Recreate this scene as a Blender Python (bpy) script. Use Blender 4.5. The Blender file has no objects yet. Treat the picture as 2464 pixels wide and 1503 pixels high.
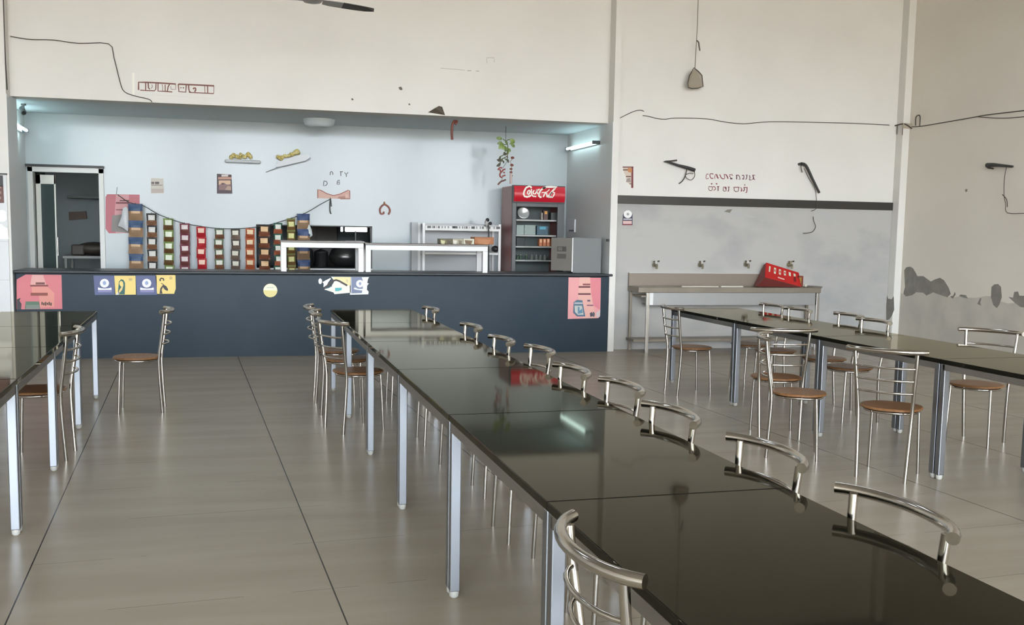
import bpy, bmesh, math, random
from mathutils import Vector, Matrix
random.seed(11)
SC = bpy.context.scene
COL = SC.collection
PI = math.pi

# ------------------------------------------------------------------ camera
F, DY, CAM_H = 2400.0, 50.0, 1.55
PITCH, ROLL, YAW = .1025, .0173, -.2501
_cp, _sp, _cr, _sr = math.cos(PITCH), math.sin(PITCH), math.cos(ROLL), math.sin(ROLL)
_f, _u, _r = Vector((0, _cp, -_sp)), Vector((0, _sp, _cp)), Vector((1, 0, 0))
_rz = Matrix.Rotation(YAW, 3, 'Z')
RGT = _rz @ (_cr*_r + _sr*_u)
UPV = _rz @ (-_sr*_r + _cr*_u)
FWD = _rz @ _f
EYE = Vector((0, 0, CAM_H))
cd = bpy.data.cameras.new('camera')
cam = bpy.data.objects.new('camera', cd)
COL.objects.link(cam)
cam.matrix_world = Matrix(((RGT.x, UPV.x, -FWD.x, 0), (RGT.y, UPV.y, -FWD.y, 0),
                           (RGT.z, UPV.z, -FWD.z, CAM_H), (0, 0, 0, 1)))
cd.sensor_fit = 'HORIZONTAL'
cd.sensor_width = 36
cd.lens = F/2464*36
cd.shift_y = DY/2464
cd.clip_start = .05
SC.camera = cam


def ray(x, y):
    return RGT*((x-1232)/F) - UPV*((y-751.5-DY)/F) + FWD


def oz(x, y, z):
    d = ray(x, y)
    return EYE + d*((z-CAM_H)/d.z)


def oy(x, y, Y):
    d = ray(x, y)
    return EYE + d*(Y/d.y)


def ox(x, y, X):
    d = ray(x, y)
    return EYE + d*(X/d.x)


# ------------------------------------------------------------------ materials
def lin(c):
    c = c/255
    return c/12.92 if c <= .04045 else ((c+.055)/1.055)**2.4


def S(r, g, b):
    return (lin(r), lin(g), lin(b))


MATS = {}


def pm(name, col, rough=.5, metal=0.0, spec=.5, noise=None, emit=None, bump=None, coat=0.0, coat_rough=.05, stretch=None):
    if name in MATS:
        return MATS[name]
    m = bpy.data.materials.new(name)
    m.use_nodes = True
    nt = m.node_tree
    b = nt.nodes['Principled BSDF']
    b.inputs['Base Color'].default_value = (*col, 1)
    b.inputs['Roughness'].default_value = rough
    b.inputs['Metallic'].default_value = metal
    b.inputs['Specular IOR Level'].default_value = spec
    b.inputs['Coat Weight'].default_value = coat
    b.inputs['Coat Roughness'].default_value = coat_rough
    if emit:
        b.inputs['Emission Color'].default_value = (*emit[0], 1)
        b.inputs['Emission Strength'].default_value = emit[1]
    if noise or bump:
        tc = nt.nodes.new('ShaderNodeTexCoord')
        mp = nt.nodes.new('ShaderNodeMapping')
        nt.links.new(tc.outputs['Object'], mp.inputs['Vector'])
        if stretch:
            mp.inputs['Scale'].default_value = stretch
    if noise:
        sc, c2, lo, hi = noise
        n = nt.nodes.new('ShaderNodeTexNoise')
        n.inputs['Scale'].default_value = sc
        n.inputs['Detail'].default_value = 6
        r = nt.nodes.new('ShaderNodeValToRGB')
        r.color_ramp.elements[0].position = lo
        r.color_ramp.elements[1].position = hi
        r.color_ramp.elements[0].color = (*col, 1)
        r.color_ramp.elements[1].color = (*c2, 1)
        nt.links.new(mp.outputs[0], n.inputs['Vector'])
        nt.links.new(n.outputs['Fac'], r.inputs['Fac'])
        nt.links.new(r.outputs['Color'], b.inputs['Base Color'])
    if bump:
        n2 = nt.nodes.new('ShaderNodeTexNoise')
        n2.inputs['Scale'].default_value = bump[0]
        n2.inputs['Detail'].default_value = 4
        bp = nt.nodes.new('ShaderNodeBump')
        bp.inputs['Strength'].default_value = bump[1]
        bp.inputs['Distance'].default_value = .01
        nt.links.new(mp.outputs[0], n2.inputs['Vector'])
        nt.links.new(n2.outputs['Fac'], bp.inputs['Height'])
        nt.links.new(bp.outputs[0], b.inputs['Normal'])
    MATS[name] = m
    return m


CREAM = pm('cream_wall_paint', (.76, .745, .70), .75, noise=(1.3, (.725, .71, .665), .4, .7), bump=(60, .05))
CREAMR = pm('beige_wall_paint', (.76, .71, .625), .75, noise=(1.1, (.72, .67, .59), .4, .7), bump=(60, .05))
DADO = pm('grey_cement_plaster', (.44, .43, .405), .6, noise=(1.4, (.335, .335, .33), .46, .72), bump=(30, .06), stretch=(1, 1, 1.6))
PLAST = pm('scraped_plaster', (.58, .54, .47), .7, noise=(2.5, (.49, .46, .41), .4, .65))
PEEL = pm('peeled_plaster', (.22, .205, .18), .8, noise=(9, (.27, .25, .22), .4, .7))
KWALL = pm('kitchen_wall_panel', (.53, .585, .605), .15, spec=.22, noise=(.8, (.505, .56, .58), .4, .7))
KSIDE = pm('kitchen_side_wall', (.74, .755, .745), .4)
KCEIL = pm('kitchen_ceiling', (.66, .73, .75), .6)
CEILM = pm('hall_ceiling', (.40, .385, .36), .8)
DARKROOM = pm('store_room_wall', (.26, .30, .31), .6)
STRIPE = pm('dark_stone_trim', (.035, .032, .028), .35)
SLATE = pm('slate_counter_panel', (.024, .040, .056), .36, spec=.15, noise=(2.2, (.030, .046, .062), .35, .75))
SLATETOP = pm('slate_counter_top', (.03, .036, .042), .35)
GLOSSW = pm('white_tile_panel', (.70, .72, .73), .12)
STEEL = pm('brushed_steel', (.60, .585, .555), .24, metal=1.0)
CHROME = pm('chrome_tube', (.50, .47, .425), .15, metal=1.0)
ALU = pm('table_leg_steel', (.29, .305, .33), .36, metal=1.0)
APRON = pm('table_apron_steel', (.36, .34, .315), .38, metal=1.0)
TABLE = pm('dark_granite_top', (.011, .0102, .007), .05, spec=.10, noise=(220, (.014, .0135, .010), .4, .7))
_nt = TABLE.node_tree
_b = _nt.nodes['Principled BSDF']
_b.inputs['Specular IOR Level'].default_value = 0
_b.inputs['Roughness'].default_value = .6
_gl = _nt.nodes.new('ShaderNodeBsdfGlossy')
_gl.inputs['Color'].default_value = (1, .945, .80, 1)
_gl.inputs['Roughness'].default_value = .045
_fr = _nt.nodes.new('ShaderNodeFresnel')
_fr.inputs['IOR'].default_value = 1.14
_mx = _nt.nodes.new('ShaderNodeMixShader')
_nt.links.new(_fr.outputs[0], _mx.inputs[0])
_nt.links.new(_b.outputs[0], _mx.inputs[1])
_nt.links.new(_gl.outputs[0], _mx.inputs[2])
_nt.links.new(_mx.outputs[0], _nt.nodes['Material Output'].inputs[0])
EDGE = pm('dark_table_edge', (.03, .028, .024), .3)
WOOD = pm('brown_ply_seat', (.25, .118, .046), .4, spec=.3, noise=(7, (.18, .082, .03), .35, .7), stretch=(1, 9, 1))
RUBBER = pm('grey_foot', (.42, .41, .38), .6)
BLACK = pm('black', (.012, .012, .012), .5)
NEARBLK = pm('near_black', (.03, .03, .03), .45)
CABLE = pm('dark_cable', (.05, .042, .035), .6)
WHITE = pm('white_paint', (.80, .80, .79), .4)
OFFW = pm('off_white_paint', (.72, .72, .69), .4)
CONC = pm('basin_concrete_steel', (.25, .215, .17), .4, metal=.35, noise=(3, (.20, .17, .135), .4, .7))
BASINF = pm('basin_trough_steel', (.36, .36, .355), .4, metal=.5)
RED = pm('crate_red', (.46, .022, .02), .6, spec=.2)
RED_SHADED = pm('crate_red_shaded', (.16, .03, .025), .5)  # darker copy of the crate red, shade put into the colour
TUBE_R = pm('tube_light', (1, 1, 1), .3, emit=((.66, .95, 1.0), 6.5))
TUBE_L = pm('tube_light_left', (1, 1, 1), .3, emit=((.66, .95, 1.0), 14))
TUBE_B = pm('bright_fixture', (1, 1, 1), .3, emit=((.95, .98, 1.0), 4))


def flat(r, g, b, rough=.5):
    return pm('paint_%d_%d_%d' % (r, g, b), S(r, g, b), rough)


def floor_material():
    m = bpy.data.materials.new('polished_floor_tile')
    m.use_nodes = True
    nt = m.node_tree
    b = nt.nodes['Principled BSDF']
    N = nt.nodes.new
    L = nt.links.new
    tc = N('ShaderNodeTexCoord')
    sp = N('ShaderNodeSeparateXYZ')
    L(tc.outputs['Object'], sp.inputs[0])

    def mth(op, a, bb=None):
        n = N('ShaderNodeMath')
        n.operation = op
        for i, v in enumerate((a, bb)):
            if v is None:
                continue
            if isinstance(v, (int, float)):
                n.inputs[i].default_value = v
            else:
                L(v, n.inputs[i])
        return n.outputs[0]

    def lines(p, q, slope, off, period, half):
        u = mth('ADD', p, mth('MULTIPLY', q, slope))
        t = mth('DIVIDE', mth('SUBTRACT', u, off), period)
        fr = mth('ABSOLUTE', mth('SUBTRACT', mth('FRACT', mth('ADD', t, .5)), .5))
        return mth('LESS_THAN', fr, half/period)
    la = lines(sp.outputs[0], sp.outputs[1], .068, .589, 1.272, .0032)
    lb = lines(sp.outputs[1], sp.outputs[0], -.068, 4.21, .66, .0022)
    mp = N('ShaderNodeMapping')
    mp.inputs['Scale'].default_value = (.7, 4.0, 1)
    L(tc.outputs['Object'], mp.inputs[0])
    nz = N('ShaderNodeTexNoise')
    nz.inputs['Scale'].default_value = 1.1
    nz.inputs['Detail'].default_value = 7
    L(mp.outputs[0], nz.inputs['Vector'])
    rp = N('ShaderNodeValToRGB')
    rp.color_ramp.elements[0].position = .38
    rp.color_ramp.elements[1].position = .68
    rp.color_ramp.elements[0].color = (.325, .278, .216, 1)
    rp.color_ramp.elements[1].color = (.365, .320, .255, 1)
    L(nz.outputs['Fac'], rp.inputs[0])
    # broken cross joints: strength varies along the joint
    nz2 = N('ShaderNodeTexNoise')
    nz2.inputs['Scale'].default_value = 1.7
    L(tc.outputs['Object'], nz2.inputs['Vector'])
    gate = mth('MULTIPLY', lb, mth('MULTIPLY', mth('GREATER_THAN', nz2.outputs['Fac'], .5), .45))
    mx = N('ShaderNodeMix')
    mx.data_type = 'RGBA'
    L(mth('MAXIMUM', la, gate), mx.inputs['Factor'])
    L(rp.outputs[0], mx.inputs[6])
    mx.inputs[7].default_value = (.03, .027, .022, 1)
    L(mx.outputs[2], b.inputs['Base Color'])
    b.inputs['Roughness'].default_value = .27
    b.inputs['Specular IOR Level'].default_value = .14
    return m


FLOOR = floor_material()


def glass_material():
    m = bpy.data.materials.new('clear_glass')
    m.use_nodes = True
    nt = m.node_tree
    nt.nodes.remove(nt.nodes['Principled BSDF'])
    out = nt.nodes['Material Output']
    tr = nt.nodes.new('ShaderNodeBsdfTransparent')
    tr.inputs[0].default_value = (.66, .74, .72, 1)
    gl = nt.nodes.new('ShaderNodeBsdfGlossy')
    gl.inputs['Roughness'].default_value = .03
    fr = nt.nodes.new('ShaderNodeFresnel')
    fr.inputs['IOR'].default_value = 1.5
    mx = nt.nodes.new('ShaderNodeMixShader')
    nt.links.new(fr.outputs[0], mx.inputs[0])
    nt.links.new(tr.outputs[0], mx.inputs[1])
    nt.links.new(gl.outputs[0], mx.inputs[2])
    nt.links.new(mx.outputs[0], out.inputs[0])
    return m


GLASS = glass_material()


# ------------------------------------------------------------------ mesh builder
class MB:
    def __init__(self, mat=None):
        self.v, self.f, self.mi, self.sm, self.mats, self.cur = [], [], [], [], [], 0
        if mat:
            self.mat(mat)

    def mat(self, m):
        if m not in self.mats:
            self.mats.append(m)
        self.cur = self.mats.index(m)
        return self

    def add(self, vs, fs, smooth=False):
        o = len(self.v)
        self.v += [Vector(p) for p in vs]
        for f in fs:
            self.f.append([o+i for i in f])
            self.mi.append(self.cur)
            self.sm.append(smooth)
        return self

    def box(self, lo, hi, bev=0.0, M=None):
        lo, hi = Vector(lo), Vector(hi)
        bm = bmesh.new()
        bmesh.ops.create_cube(bm, size=1)
        for v in bm.verts:
            v.co = Vector(((lo[i]+hi[i])/2 + v.co[i]*(hi[i]-lo[i]) for i in range(3)))
        if bev > 0:
            bmesh.ops.bevel(bm, geom=list(bm.edges), offset=bev, segments=2, profile=.5, affect='EDGES')
        bm.verts.index_update()
        vs = [M @ v.co if M else v.co.copy() for v in bm.verts]
        fs = [[v.index for v in f.verts] for f in bm.faces]
        bm.free()
        return self.add(vs, fs)

    def tube(self, pts, r, n=8, closed=False, caps=True, flatten=None):
        pts = [Vector(p) for p in pts]
        k = len(pts)
        rs = r if isinstance(r, (list, tuple)) else [r]*k
        vs, fs = [], []
        prev = None
        for i, p in enumerate(pts):
            if closed:
                t = pts[(i+1) % k]-pts[i-1]
            else:
                t = pts[min(i+1, k-1)]-pts[max(i-1, 0)]
            t.normalize()
            if prev is None:
                a = Vector((0, 0, 1)) if abs(t.z) < .9 else Vector((1, 0, 0))
                nrm = t.cross(a).normalized()
            else:
                nrm = (prev - t*prev.dot(t))
                nrm = nrm.normalized() if nrm.length > 1e-6 else t.orthogonal().normalized()
            prev = nrm
            bn = t.cross(nrm)
            for j in range(n):
                a = 2*PI*j/n
                vs.append(p + (nrm*math.cos(a) + bn*math.sin(a))*rs[i])
        for i in range(k if closed else k-1):
            for j in range(n):
                a, b = i*n+j, i*n+(j+1) % n
                c, d = ((i+1) % k)*n+(j+1) % n, ((i+1) % k)*n+j
                fs.append((a, b, c, d))
        self.add(vs, fs, True)
        if caps and not closed:
            self.add(vs[:n], [list(range(n))[::-1]])
            self.add(vs[-n:], [list(range(n))])
        return self

    def lathe(self, prof, c=(0, 0, 0), n=20, M=None, smooth=True):
        c = Vector(c)
        vs, fs = [], []
        for r, z in prof:
            for j in range(n):
                a = 2*PI*j/n
                p = Vector((r*math.cos(a), r*math.sin(a), z))
                vs.append((M @ p if M else p) + c)
        for i in range(len(prof)-1):
            for j in range(n):
                fs.append((i*n+j, i*n+(j+1) % n, (i+1)*n+(j+1) % n, (i+1)*n+j))
        self.add(vs, fs, smooth)
        self.add(vs[:n], [list(range(n))[::-1]])
        self.add(vs[-n:], [list(range(n))])
        return self

    def prism(self, pts, off):
        pts = [Vector(p) for p in pts]
        off = Vector(off)
        k = len(pts)
        fs = [list(range(k)), [2*k-1-i for i in range(k)]]
        fs += [(i, i+k, (i+1) % k+k, (i+1) % k) for i in range(k)]
        return self.add(pts + [p+off for p in pts], fs)

    def blob(self, c, r, n=8, m=5):
        if isinstance(r, (int, float)):
            r = (r, r, r)
        prof = []
        vs, fs = [], []
        for i in range(1, m):
            a = PI*i/m
            for j in range(n):
                b = 2*PI*j/n
                vs.append(Vector((c[0]+r[0]*math.sin(a)*math.cos(b), c[1]+r[1]*math.sin(a)*math.sin(b), c[2]+r[2]*math.cos(a))))
        for i in range(m-2):
            for j in range(n):
                fs.append((i*n+j, (i+1)*n+j, (i+1)*n+(j+1) % n, i*n+(j+1) % n))
        t = len(vs)
        vs.append(Vector((c[0], c[1], c[2]+r[2])))
        vs.append(Vector((c[0], c[1], c[2]-r[2])))
        for j in range(n):
            fs.append((t, j, (j+1) % n))
            fs.append((t+1, (m-2)*n+(j+1) % n, (m-2)*n+j))
        return self.add(vs, fs, True)

    def build(self, name, parent=None, origin=None):
        me = bpy.data.meshes.new(name)
        o3 = Vector(origin) if origin is not None else Vector((0, 0, 0))
        me.from_pydata([v-o3 for v in self.v], [], self.f)
        for m in self.mats:
            me.materials.append(m)
        me.polygons.foreach_set('material_index', self.mi)
        me.polygons.foreach_set('use_smooth', self.sm)
        me.update()
        bm = bmesh.new()
        bm.from_mesh(me)
        bmesh.ops.recalc_face_normals(bm, faces=bm.faces)
        bm.to_mesh(me)
        bm.free()
        o = bpy.data.objects.new(name, me)
        COL.objects.link(o)
        o.location = o3
        if parent:
            o.parent = parent
        return o


def tag(o, label, cat, group=None):
    o['label'] = label
    o['category'] = cat
    if group:
        o['group'] = group
    return o


def struct(o):
    o['kind'] = 'structure'
    return o


def thing(name, label, cat, loc=(0, 0, 0), rz=0.0, group=None):
    o = bpy.data.objects.new(name, None)
    o.empty_display_size = .1
    COL.objects.link(o)
    o.location = loc
    o.rotation_euler = (0, 0, rz)
    return tag(o, label, cat, group)


def copy_tree(o, parent=None):
    c = o.copy()
    COL.objects.link(c)
    if parent:
        c.parent = parent
    for ch in list(o.children):
        copy_tree(ch, c)
    return c


def base_of(mb):
    lo = [min(v[i] for v in mb.v) for i in range(3)]
    hi = [max(v[i] for v in mb.v) for i in range(3)]
    return Vector(((lo[0]+hi[0])/2, (lo[1]+hi[1])/2, lo[2]))


class Face:
    """Flat graphics laid on a real wall plane; points are read off that plane."""
    def __init__(self, fn, nrm, aff=(1, 1, 0, 0)):
        self.fn, self.n, self.aff = fn, Vector(nrm), aff

    def P(self, p, off=0.0):
        a = self.aff
        return self.fn(p[0]/a[0]+a[2], p[1]/a[1]+a[3]) + self.n*off

    def poly(self, mb, pts, mat, layer=1, th=.0012):
        mb.mat(mat)
        mb.prism([self.P(p, layer*.0015) for p in pts], self.n*-min(th, layer*.0015-.0002))

    def rect(self, mb, x0, y0, x1, y1, mat, layer=1, th=.0012):
        self.poly(mb, [(x0, y0), (x1, y0), (x1, y1), (x0, y1)], mat, layer, th)

    def ell(self, mb, cx, cy, rx, ry, mat, layer=1, n=22, a0=0, a1=2*PI):
        full = abs(a1-a0-2*PI) < 1e-6
        k = n if full else n+1
        self.poly(mb, [(cx+rx*math.cos(a0+(a1-a0)*i/n), cy+ry*math.sin(a0+(a1-a0)*i/n)) for i in range(k)], mat, layer)

    def line(self, mb, pts, w, mat, layer=2, th=.0012):
        mb.mat(mat)
        ps = [self.P(p, layer*.0015) for p in pts]
        L, R = [], []
        for i, p in enumerate(ps):
            t = (ps[min(i+1, len(ps)-1)]-ps[max(i-1, 0)]).normalized()
            s = self.n.cross(t)*(w/2)
            L.append(p+s)
            R.append(p-s)
        k = len(ps)
        o = self.n*-th
        vs = L+R+[p+o for p in L]+[p+o for p in R]
        fs = []
        for i in range(k-1):
            fs.append((i, i+1, k+i+1, k+i))
            fs.append((2*k+i, 3*k+i, 3*k+i+1, 2*k+i+1))
            fs.append((i, 2*k+i, 2*k+i+1, i+1))
            fs.append((k+i, k+i+1, 3*k+i+1, 3*k+i))
        fs.append((0, k, 3*k, 2*k))
        fs.append((k-1, 3*k-1, 4*k-1, 2*k-1))
        mb.add(vs, fs)

    def wire(self, mb, pts, r, mat, off=.006, n=6, smooth=3):
        mb.mat(mat)
        ps = [self.P(p, off) for p in pts]
        ps = spline(ps, smooth)
        mb.tube(ps, r, n)


def spline(ps, k=4):
    if k <= 1 or len(ps) < 3:
        return ps
    out = []
    for i in range(len(ps)-1):
        p0, p1, p2, p3 = ps[max(i-1, 0)], ps[i], ps[i+1], ps[min(i+2, len(ps)-1)]
        for j in range(k):
            t = j/k
            out.append(.5*((2*p1)+(p2-p0)*t+(2*p0-5*p1+4*p2-p3)*t*t+(3*p1-p0-3*p2+p3)*t**3))
    out.append(ps[-1])
    return out


def YF(Y, aff=(1, 1, 0, 0)):
    return Face(lambda x, y: oy(x, y, Y), (0, -1, 0), aff)


def XF(X, aff=(1, 1, 0, 0)):
    return Face(lambda x, y: ox(x, y, X), (-1, 0, 0), aff)


def flat_thing(mb, name, label, cat, group=None):
    return tag(mb.build(name, origin=base_of(mb)), label, cat, group)


# ------------------------------------------------------------------ the setting
YP, YH, YR, YK, XR = 12.25, 12.45, 12.45, 14.20, 8.80   # pier front, header, right wall, kitchen back, side wall
XL0, XL1 = -2.68, 4.42                                   # opening of the canteen
ZH, ZC = 2.955, 5.6
YB = -7.5                                                # rear of the hall, behind the camera

struct(MB(FLOOR).box((-7, YB-.4, -.2), (9.2, 17.4, 0)).build('floor'))
cl = MB(CEILM)                                             # unseen ceiling; roof openings added to brighten the far floor
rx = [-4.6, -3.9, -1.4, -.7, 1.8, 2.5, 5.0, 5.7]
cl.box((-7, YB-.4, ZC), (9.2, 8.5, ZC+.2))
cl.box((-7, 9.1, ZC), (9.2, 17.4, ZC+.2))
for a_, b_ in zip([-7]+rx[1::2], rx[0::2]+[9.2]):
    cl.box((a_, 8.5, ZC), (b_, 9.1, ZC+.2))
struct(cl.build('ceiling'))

w = MB(CREAM)
w.box((XL0, YH, ZH), (XL1, 12.72, ZC))                   # header above the counter
w.box((-6.2, YP, 0), (XL0, 12.72, ZC))                   # pier on the left
w.box((XL1, YP, 0), (XL1+.085, 12.72, ZC))               # slim pier on the right
w.box((XL1+.085, YR, 1.92), (9.2, 12.72, ZC))            # upper wall on the right
struct(w.build('wall_back'))
struct(MB(DADO).box((XL1+.085, YR, 0), (9.2, 12.72, 1.92)).build('wall_back_lower'))
struct(MB(CREAMR).box((XR, YB, 0), (XR+.3, YR, ZC)).build('wall_right'))
struct(MB(CREAM).box((-6.5, YB, 0), (-6.2, 12.72, ZC)).build('wall_left'))
w = MB(CREAM)
xs = [-6.2, -5.8, -2.3, -1.9, 1.6, 2.0, 5.1, 5.5, 8.5, 8.8]
for i in range(0, 10, 2):
    w.box((xs[i], YB-.3, 0), (xs[i+1], YB, ZC))
w.box((-6.2, YB-.3, 5.2), (8.8, YB, ZC))
w.box((-5.8, YB-.3, 0), (8.5, YB, .55))
struct(w.build('wall_rear'))
for i in range(1, 9, 2):                                  # tall open doorways behind the camera
    fr = MB(WHITE)
    a, b = xs[i], xs[i+1]
    fr.box((a, YB-.2, .55), (a+.07, YB-.1, 5.2))
    fr.box((b-.07, YB-.2, .55), (b, YB-.1, 5.2))
    fr.box((a, YB-.2, 5.13), (b, YB-.1, 5.2))
    fr.box((a, YB-.2, 2.3), (b, YB-.1, 2.37))
    struct(fr.build('window_%d' % (i//2+2)))

t = MB(STRIPE)
a, b = oy(1478, 470, YR-.02), oy(1478, 490, YR-.02)
t.box((XL1+.085, YR-.025, 1.925), (8.69, YR, 2.035), .004)
struct(t.build('trim_1'))
c = MB(CREAM)
c.box((8.69, 12.30, 0), (XR, YR, ZC), .006)
struct(c.build('trim_2'))

# kitchen behind the counter
k = MB(KWALL)
dX0, dX1, dZ = -2.83, -2.01, 2.215          # doorway
wX0, wX1, wZ0, wZ1 = -.02, 1.55, .98, 1.565  # pass window
k.box((-3.05, YK, 0), (dX0, YK+.12, ZH))
k.box((dX0, YK, dZ), (dX1, YK+.12, ZH))
k.box((dX1, YK, 0), (wX0, YK+.12, ZH))
k.box((wX0, YK, wZ1), (wX1, YK+.12, ZH))
k.box((wX0, YK, 0), (wX1, YK+.12, wZ0))
k.box((wX1, YK, 0), (4.6, YK+.12, ZH))
struct(k.build('wall_kitchen_back'))
struct(MB(KSIDE).box((-3.05, 12.72, 0), (-2.90, YK, ZH)).build('wall_kitchen_left'))
struct(MB(KSIDE).box((XL1, 12.72, 0), (4.57, YK, ZH)).build('wall_kitchen_right'))
r = MB(KSIDE)
r.box((XL0, YP, 0), (XL0+.006, 12.72, ZH))
r.box((XL1-.006, YP, 0), (XL1, 12.72, ZH))
struct(r.build('trim_3'))
struct(MB(KCEIL).box((-3.05, 12.72, ZH), (4.6, YK+.12, ZH+.1)).build('ceiling_kitchen'))
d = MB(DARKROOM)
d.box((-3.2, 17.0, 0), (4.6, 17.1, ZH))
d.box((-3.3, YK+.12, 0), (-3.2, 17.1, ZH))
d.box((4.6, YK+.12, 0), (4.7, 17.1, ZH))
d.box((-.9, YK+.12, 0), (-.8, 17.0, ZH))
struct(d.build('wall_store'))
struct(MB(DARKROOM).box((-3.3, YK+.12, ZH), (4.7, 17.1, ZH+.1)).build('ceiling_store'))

# door on the left of the kitchen
dr = MB(OFFW)
dr.box((dX0-.05, YK-.025, 0), (dX0+.012, YK+.13, dZ+.05), .003)
dr.box((dX1-.012, YK-.025, 0), (dX1+.05, YK+.13, dZ+.05), .003)
dr.box((dX0-.05, YK-.025, dZ-.012), (dX1+.05, YK+.13, dZ+.055), .003)
dr.mat(NEARBLK).box((dX0-.09, YK-.05, dZ+.055), (dX1+.06, YK+.02, dZ+.085), .003)
door = struct(dr.build('door_1'))
lf = MB(pm('door_leaf_frame', (.62, .62, .57), .35, metal=.3))
x0, x1 = dX0+.03, dX0+.27
for lo, hi in (((x0, .03), (x0+.06, 2.17)), ((x1-.02, .03), (x1, 2.17)), ((x0, 2.05), (x1, 2.17)), ((x0, .03), (x1, .2))):
    lf.box((lo[0], YK+.05, lo[1]), (hi[0], YK+.08, hi[1]), .003)
lf.build('door_leaf', door)
MB(pm('dark_door_glass', (.045, .065, .065), .12)).box((x0+.055, YK+.06, .19), (x1-.018, YK+.07, 2.06)).build('door_glass', door)
h = MB(STEEL)
h.tube([(x1+.012, YK+.02, 1.12), (x1+.012, YK+.02, 1.36)], .010, 8)
h.box((x1-.005, YK+.02, 1.14), (x1+.012, YK+.05, 1.16))
h.box((x1-.005, YK+.02, 1.32), (x1+.012, YK+.05, 1.34))
h.build('door_handle', door)

# pass window frame
wf = MB(WHITE)
wf.box((wX0, YK-.03, wZ0-.035), (wX1+.02, YK+.14, wZ0), .003)
wf.mat(NEARBLK)
wf.box((wX1-.01, YK-.006, wZ0), (wX1+.015, YK+.12, wZ1+.01), .002)
wf.box((wX0, YK-.006, wZ1-.004), (wX1+.015, YK+.12, wZ1+.012), .002)
wf.box((1.325, YK+.02, wZ0), (1.345, YK+.05, wZ1-.06), .002)
struct(wf.build('window_1'))

# left pier: white tiled panel with a dark cap line
lp = MB(GLOSSW)
lp.box((-4.6, YP-.02, 0), (-2.70, YP, 2.07), .003)
lp.mat(pm('tile_joint', (.5, .52, .53), .3))
for z in (.45, .9, 1.33):
    lp.box((-4.6, YP-.0215, z), (-2.70, YP-.019, z+.006))
lp.mat(NEARBLK).box((-4.6, YP-.035, 2.07), (-2.695, YP, 2.085))
lp.box((-2.765, YP-.06, 1.94), (-2.735, YP-.02, 2.06), .003)
struct(lp.build('trim_4'))

# ------------------------------------------------------------------ counter
root = thing('service_counter', 'long dark slate service counter closing off the canteen kitchen', 'counter', (.88, YP, 0))
rr = Vector(root.location)


WALLS = {}


def wall_part(mb, name, wall):
    o = mb.build(name, origin=base_of(mb))
    o.parent = bpy.data.objects[wall]
    o.matrix_parent_inverse = Matrix.Translation(-Vector(o.parent.location))
    return o


def part(mb, name, parent, label=None):
    o = mb.build(name)
    o.parent = parent
    o.matrix_parent_inverse = Matrix.Translation(-Vector(parent.location))
    if label:
        o['label'] = label
    return o


ct = MB(SLATE)
ct.box((XL0+.04, YP, 0), (XL1-.0, YP+.62, .972))
part(ct, 'front_panel', root)
ct = MB(SLATETOP)
ct.box((XL0+.02, YP-.035, .981), (XL1+.04, YP-.001, 1.012), .012)
ct.box((XL0+.012, YP-.004, .974), (XL1-.008, YP+.66, 1.012), .006)
part(ct, 'countertop', root)

# ------------------------------------------------------------------ dining tables
TW, TL, TZ = .77, 1.37, .78


def make_table():
    t = thing('dining_table', '', 'table')
    m = MB(TABLE)
    m.box((-TW/2, -TL/2+.0015, TZ-.028), (TW/2, TL/2-.0015, TZ), .003)
    m.build('tabletop', t)
    a = MB(APRON)
    for s in (-1, 1):
        a.box((s*(TW/2-.015)-.0125, -TL/2+.03, TZ-.068), (s*(TW/2-.015)+.0125, TL/2-.03, TZ-.0285))
        a.box((-TW/2+.02, s*(TL/2-.03)-.0125, TZ-.068), (TW/2-.02, s*(TL/2-.03)+.0125, TZ-.0285))
    a.build('apron', t)
    for sx in (-1, 1):
        for sy in (-1, 1):
            l = MB(ALU)
            cx, cy = sx*(TW/2-.024), sy*(TL/2-.026)
            l.box((cx-.0215, cy-.0215, .03), (cx+.0215, cy+.0215, TZ-.0285), .004)
            lo = l.build('leg', t)
            q = MB(RUBBER)
            q.lathe([(.012, 0), (.019, .006), (.021, .018), (.021, .034)], (cx, cy, 0), 12)
            q.build('foot', lo)
    return t


T0 = make_table()
used = [False]


def place_table(xe, side, y0, slope, label, group):
    """xe(y): X of the visible long edge; side=+1 when the table lies to the right of it."""
    yc = y0+TL/2
    o = T0 if not used[0] else copy_tree(T0)
    used[0] = True
    o.location = (xe + slope*yc + side*TW/2, yc, 0)
    o.rotation_euler = (0, 0, -math.atan(slope))
    tag(o, label, 'table', group)


y = 1.315
for i, l in enumerate(['dark glossy dining table at the bottom edge of the photo, nearest of the middle row',
                       'second nearest dining table of the middle row, tube lamp glow mirrored near its far seam',
                       'third dining table of the middle row, the red fridge mirrored in its top',
                       'fourth dining table of the middle row counted from the camera',
                       'fifth dining table of the middle row, beside the chairs pulled close together',
                       'farthest dining table of the middle row, mirroring the white counter racks']):
    place_table(.85, 1, y+i*1.372, -.02, l, 'tables of the middle row')
for i, l in enumerate(['dining table of the left row nearest the camera, cut off by the photo edge',
                       'second table of the left row, one chair pushed in at its aisle side',
                       'third table of the left row, between the tucked chair and the counter',
                       'farthest table of the left row, its end close to the counter poster'][:4]):
    place_table(-.865, -1, 3.93+i*1.372, -.055, l, 'tables of the left row')
for i, l in enumerate(['dining table of the right row nearest the camera, running out of the photo',
                       'second table of the right row, the angled chair standing at its corner',
                       'third table of the right row, beside the rear chair of the crowded pair',
                       'farthest table of the right row, its end below the wash basin']):
    place_table(4.335, 1, 4.10+i*1.372, -.02, l, 'tables of the right row')


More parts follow.
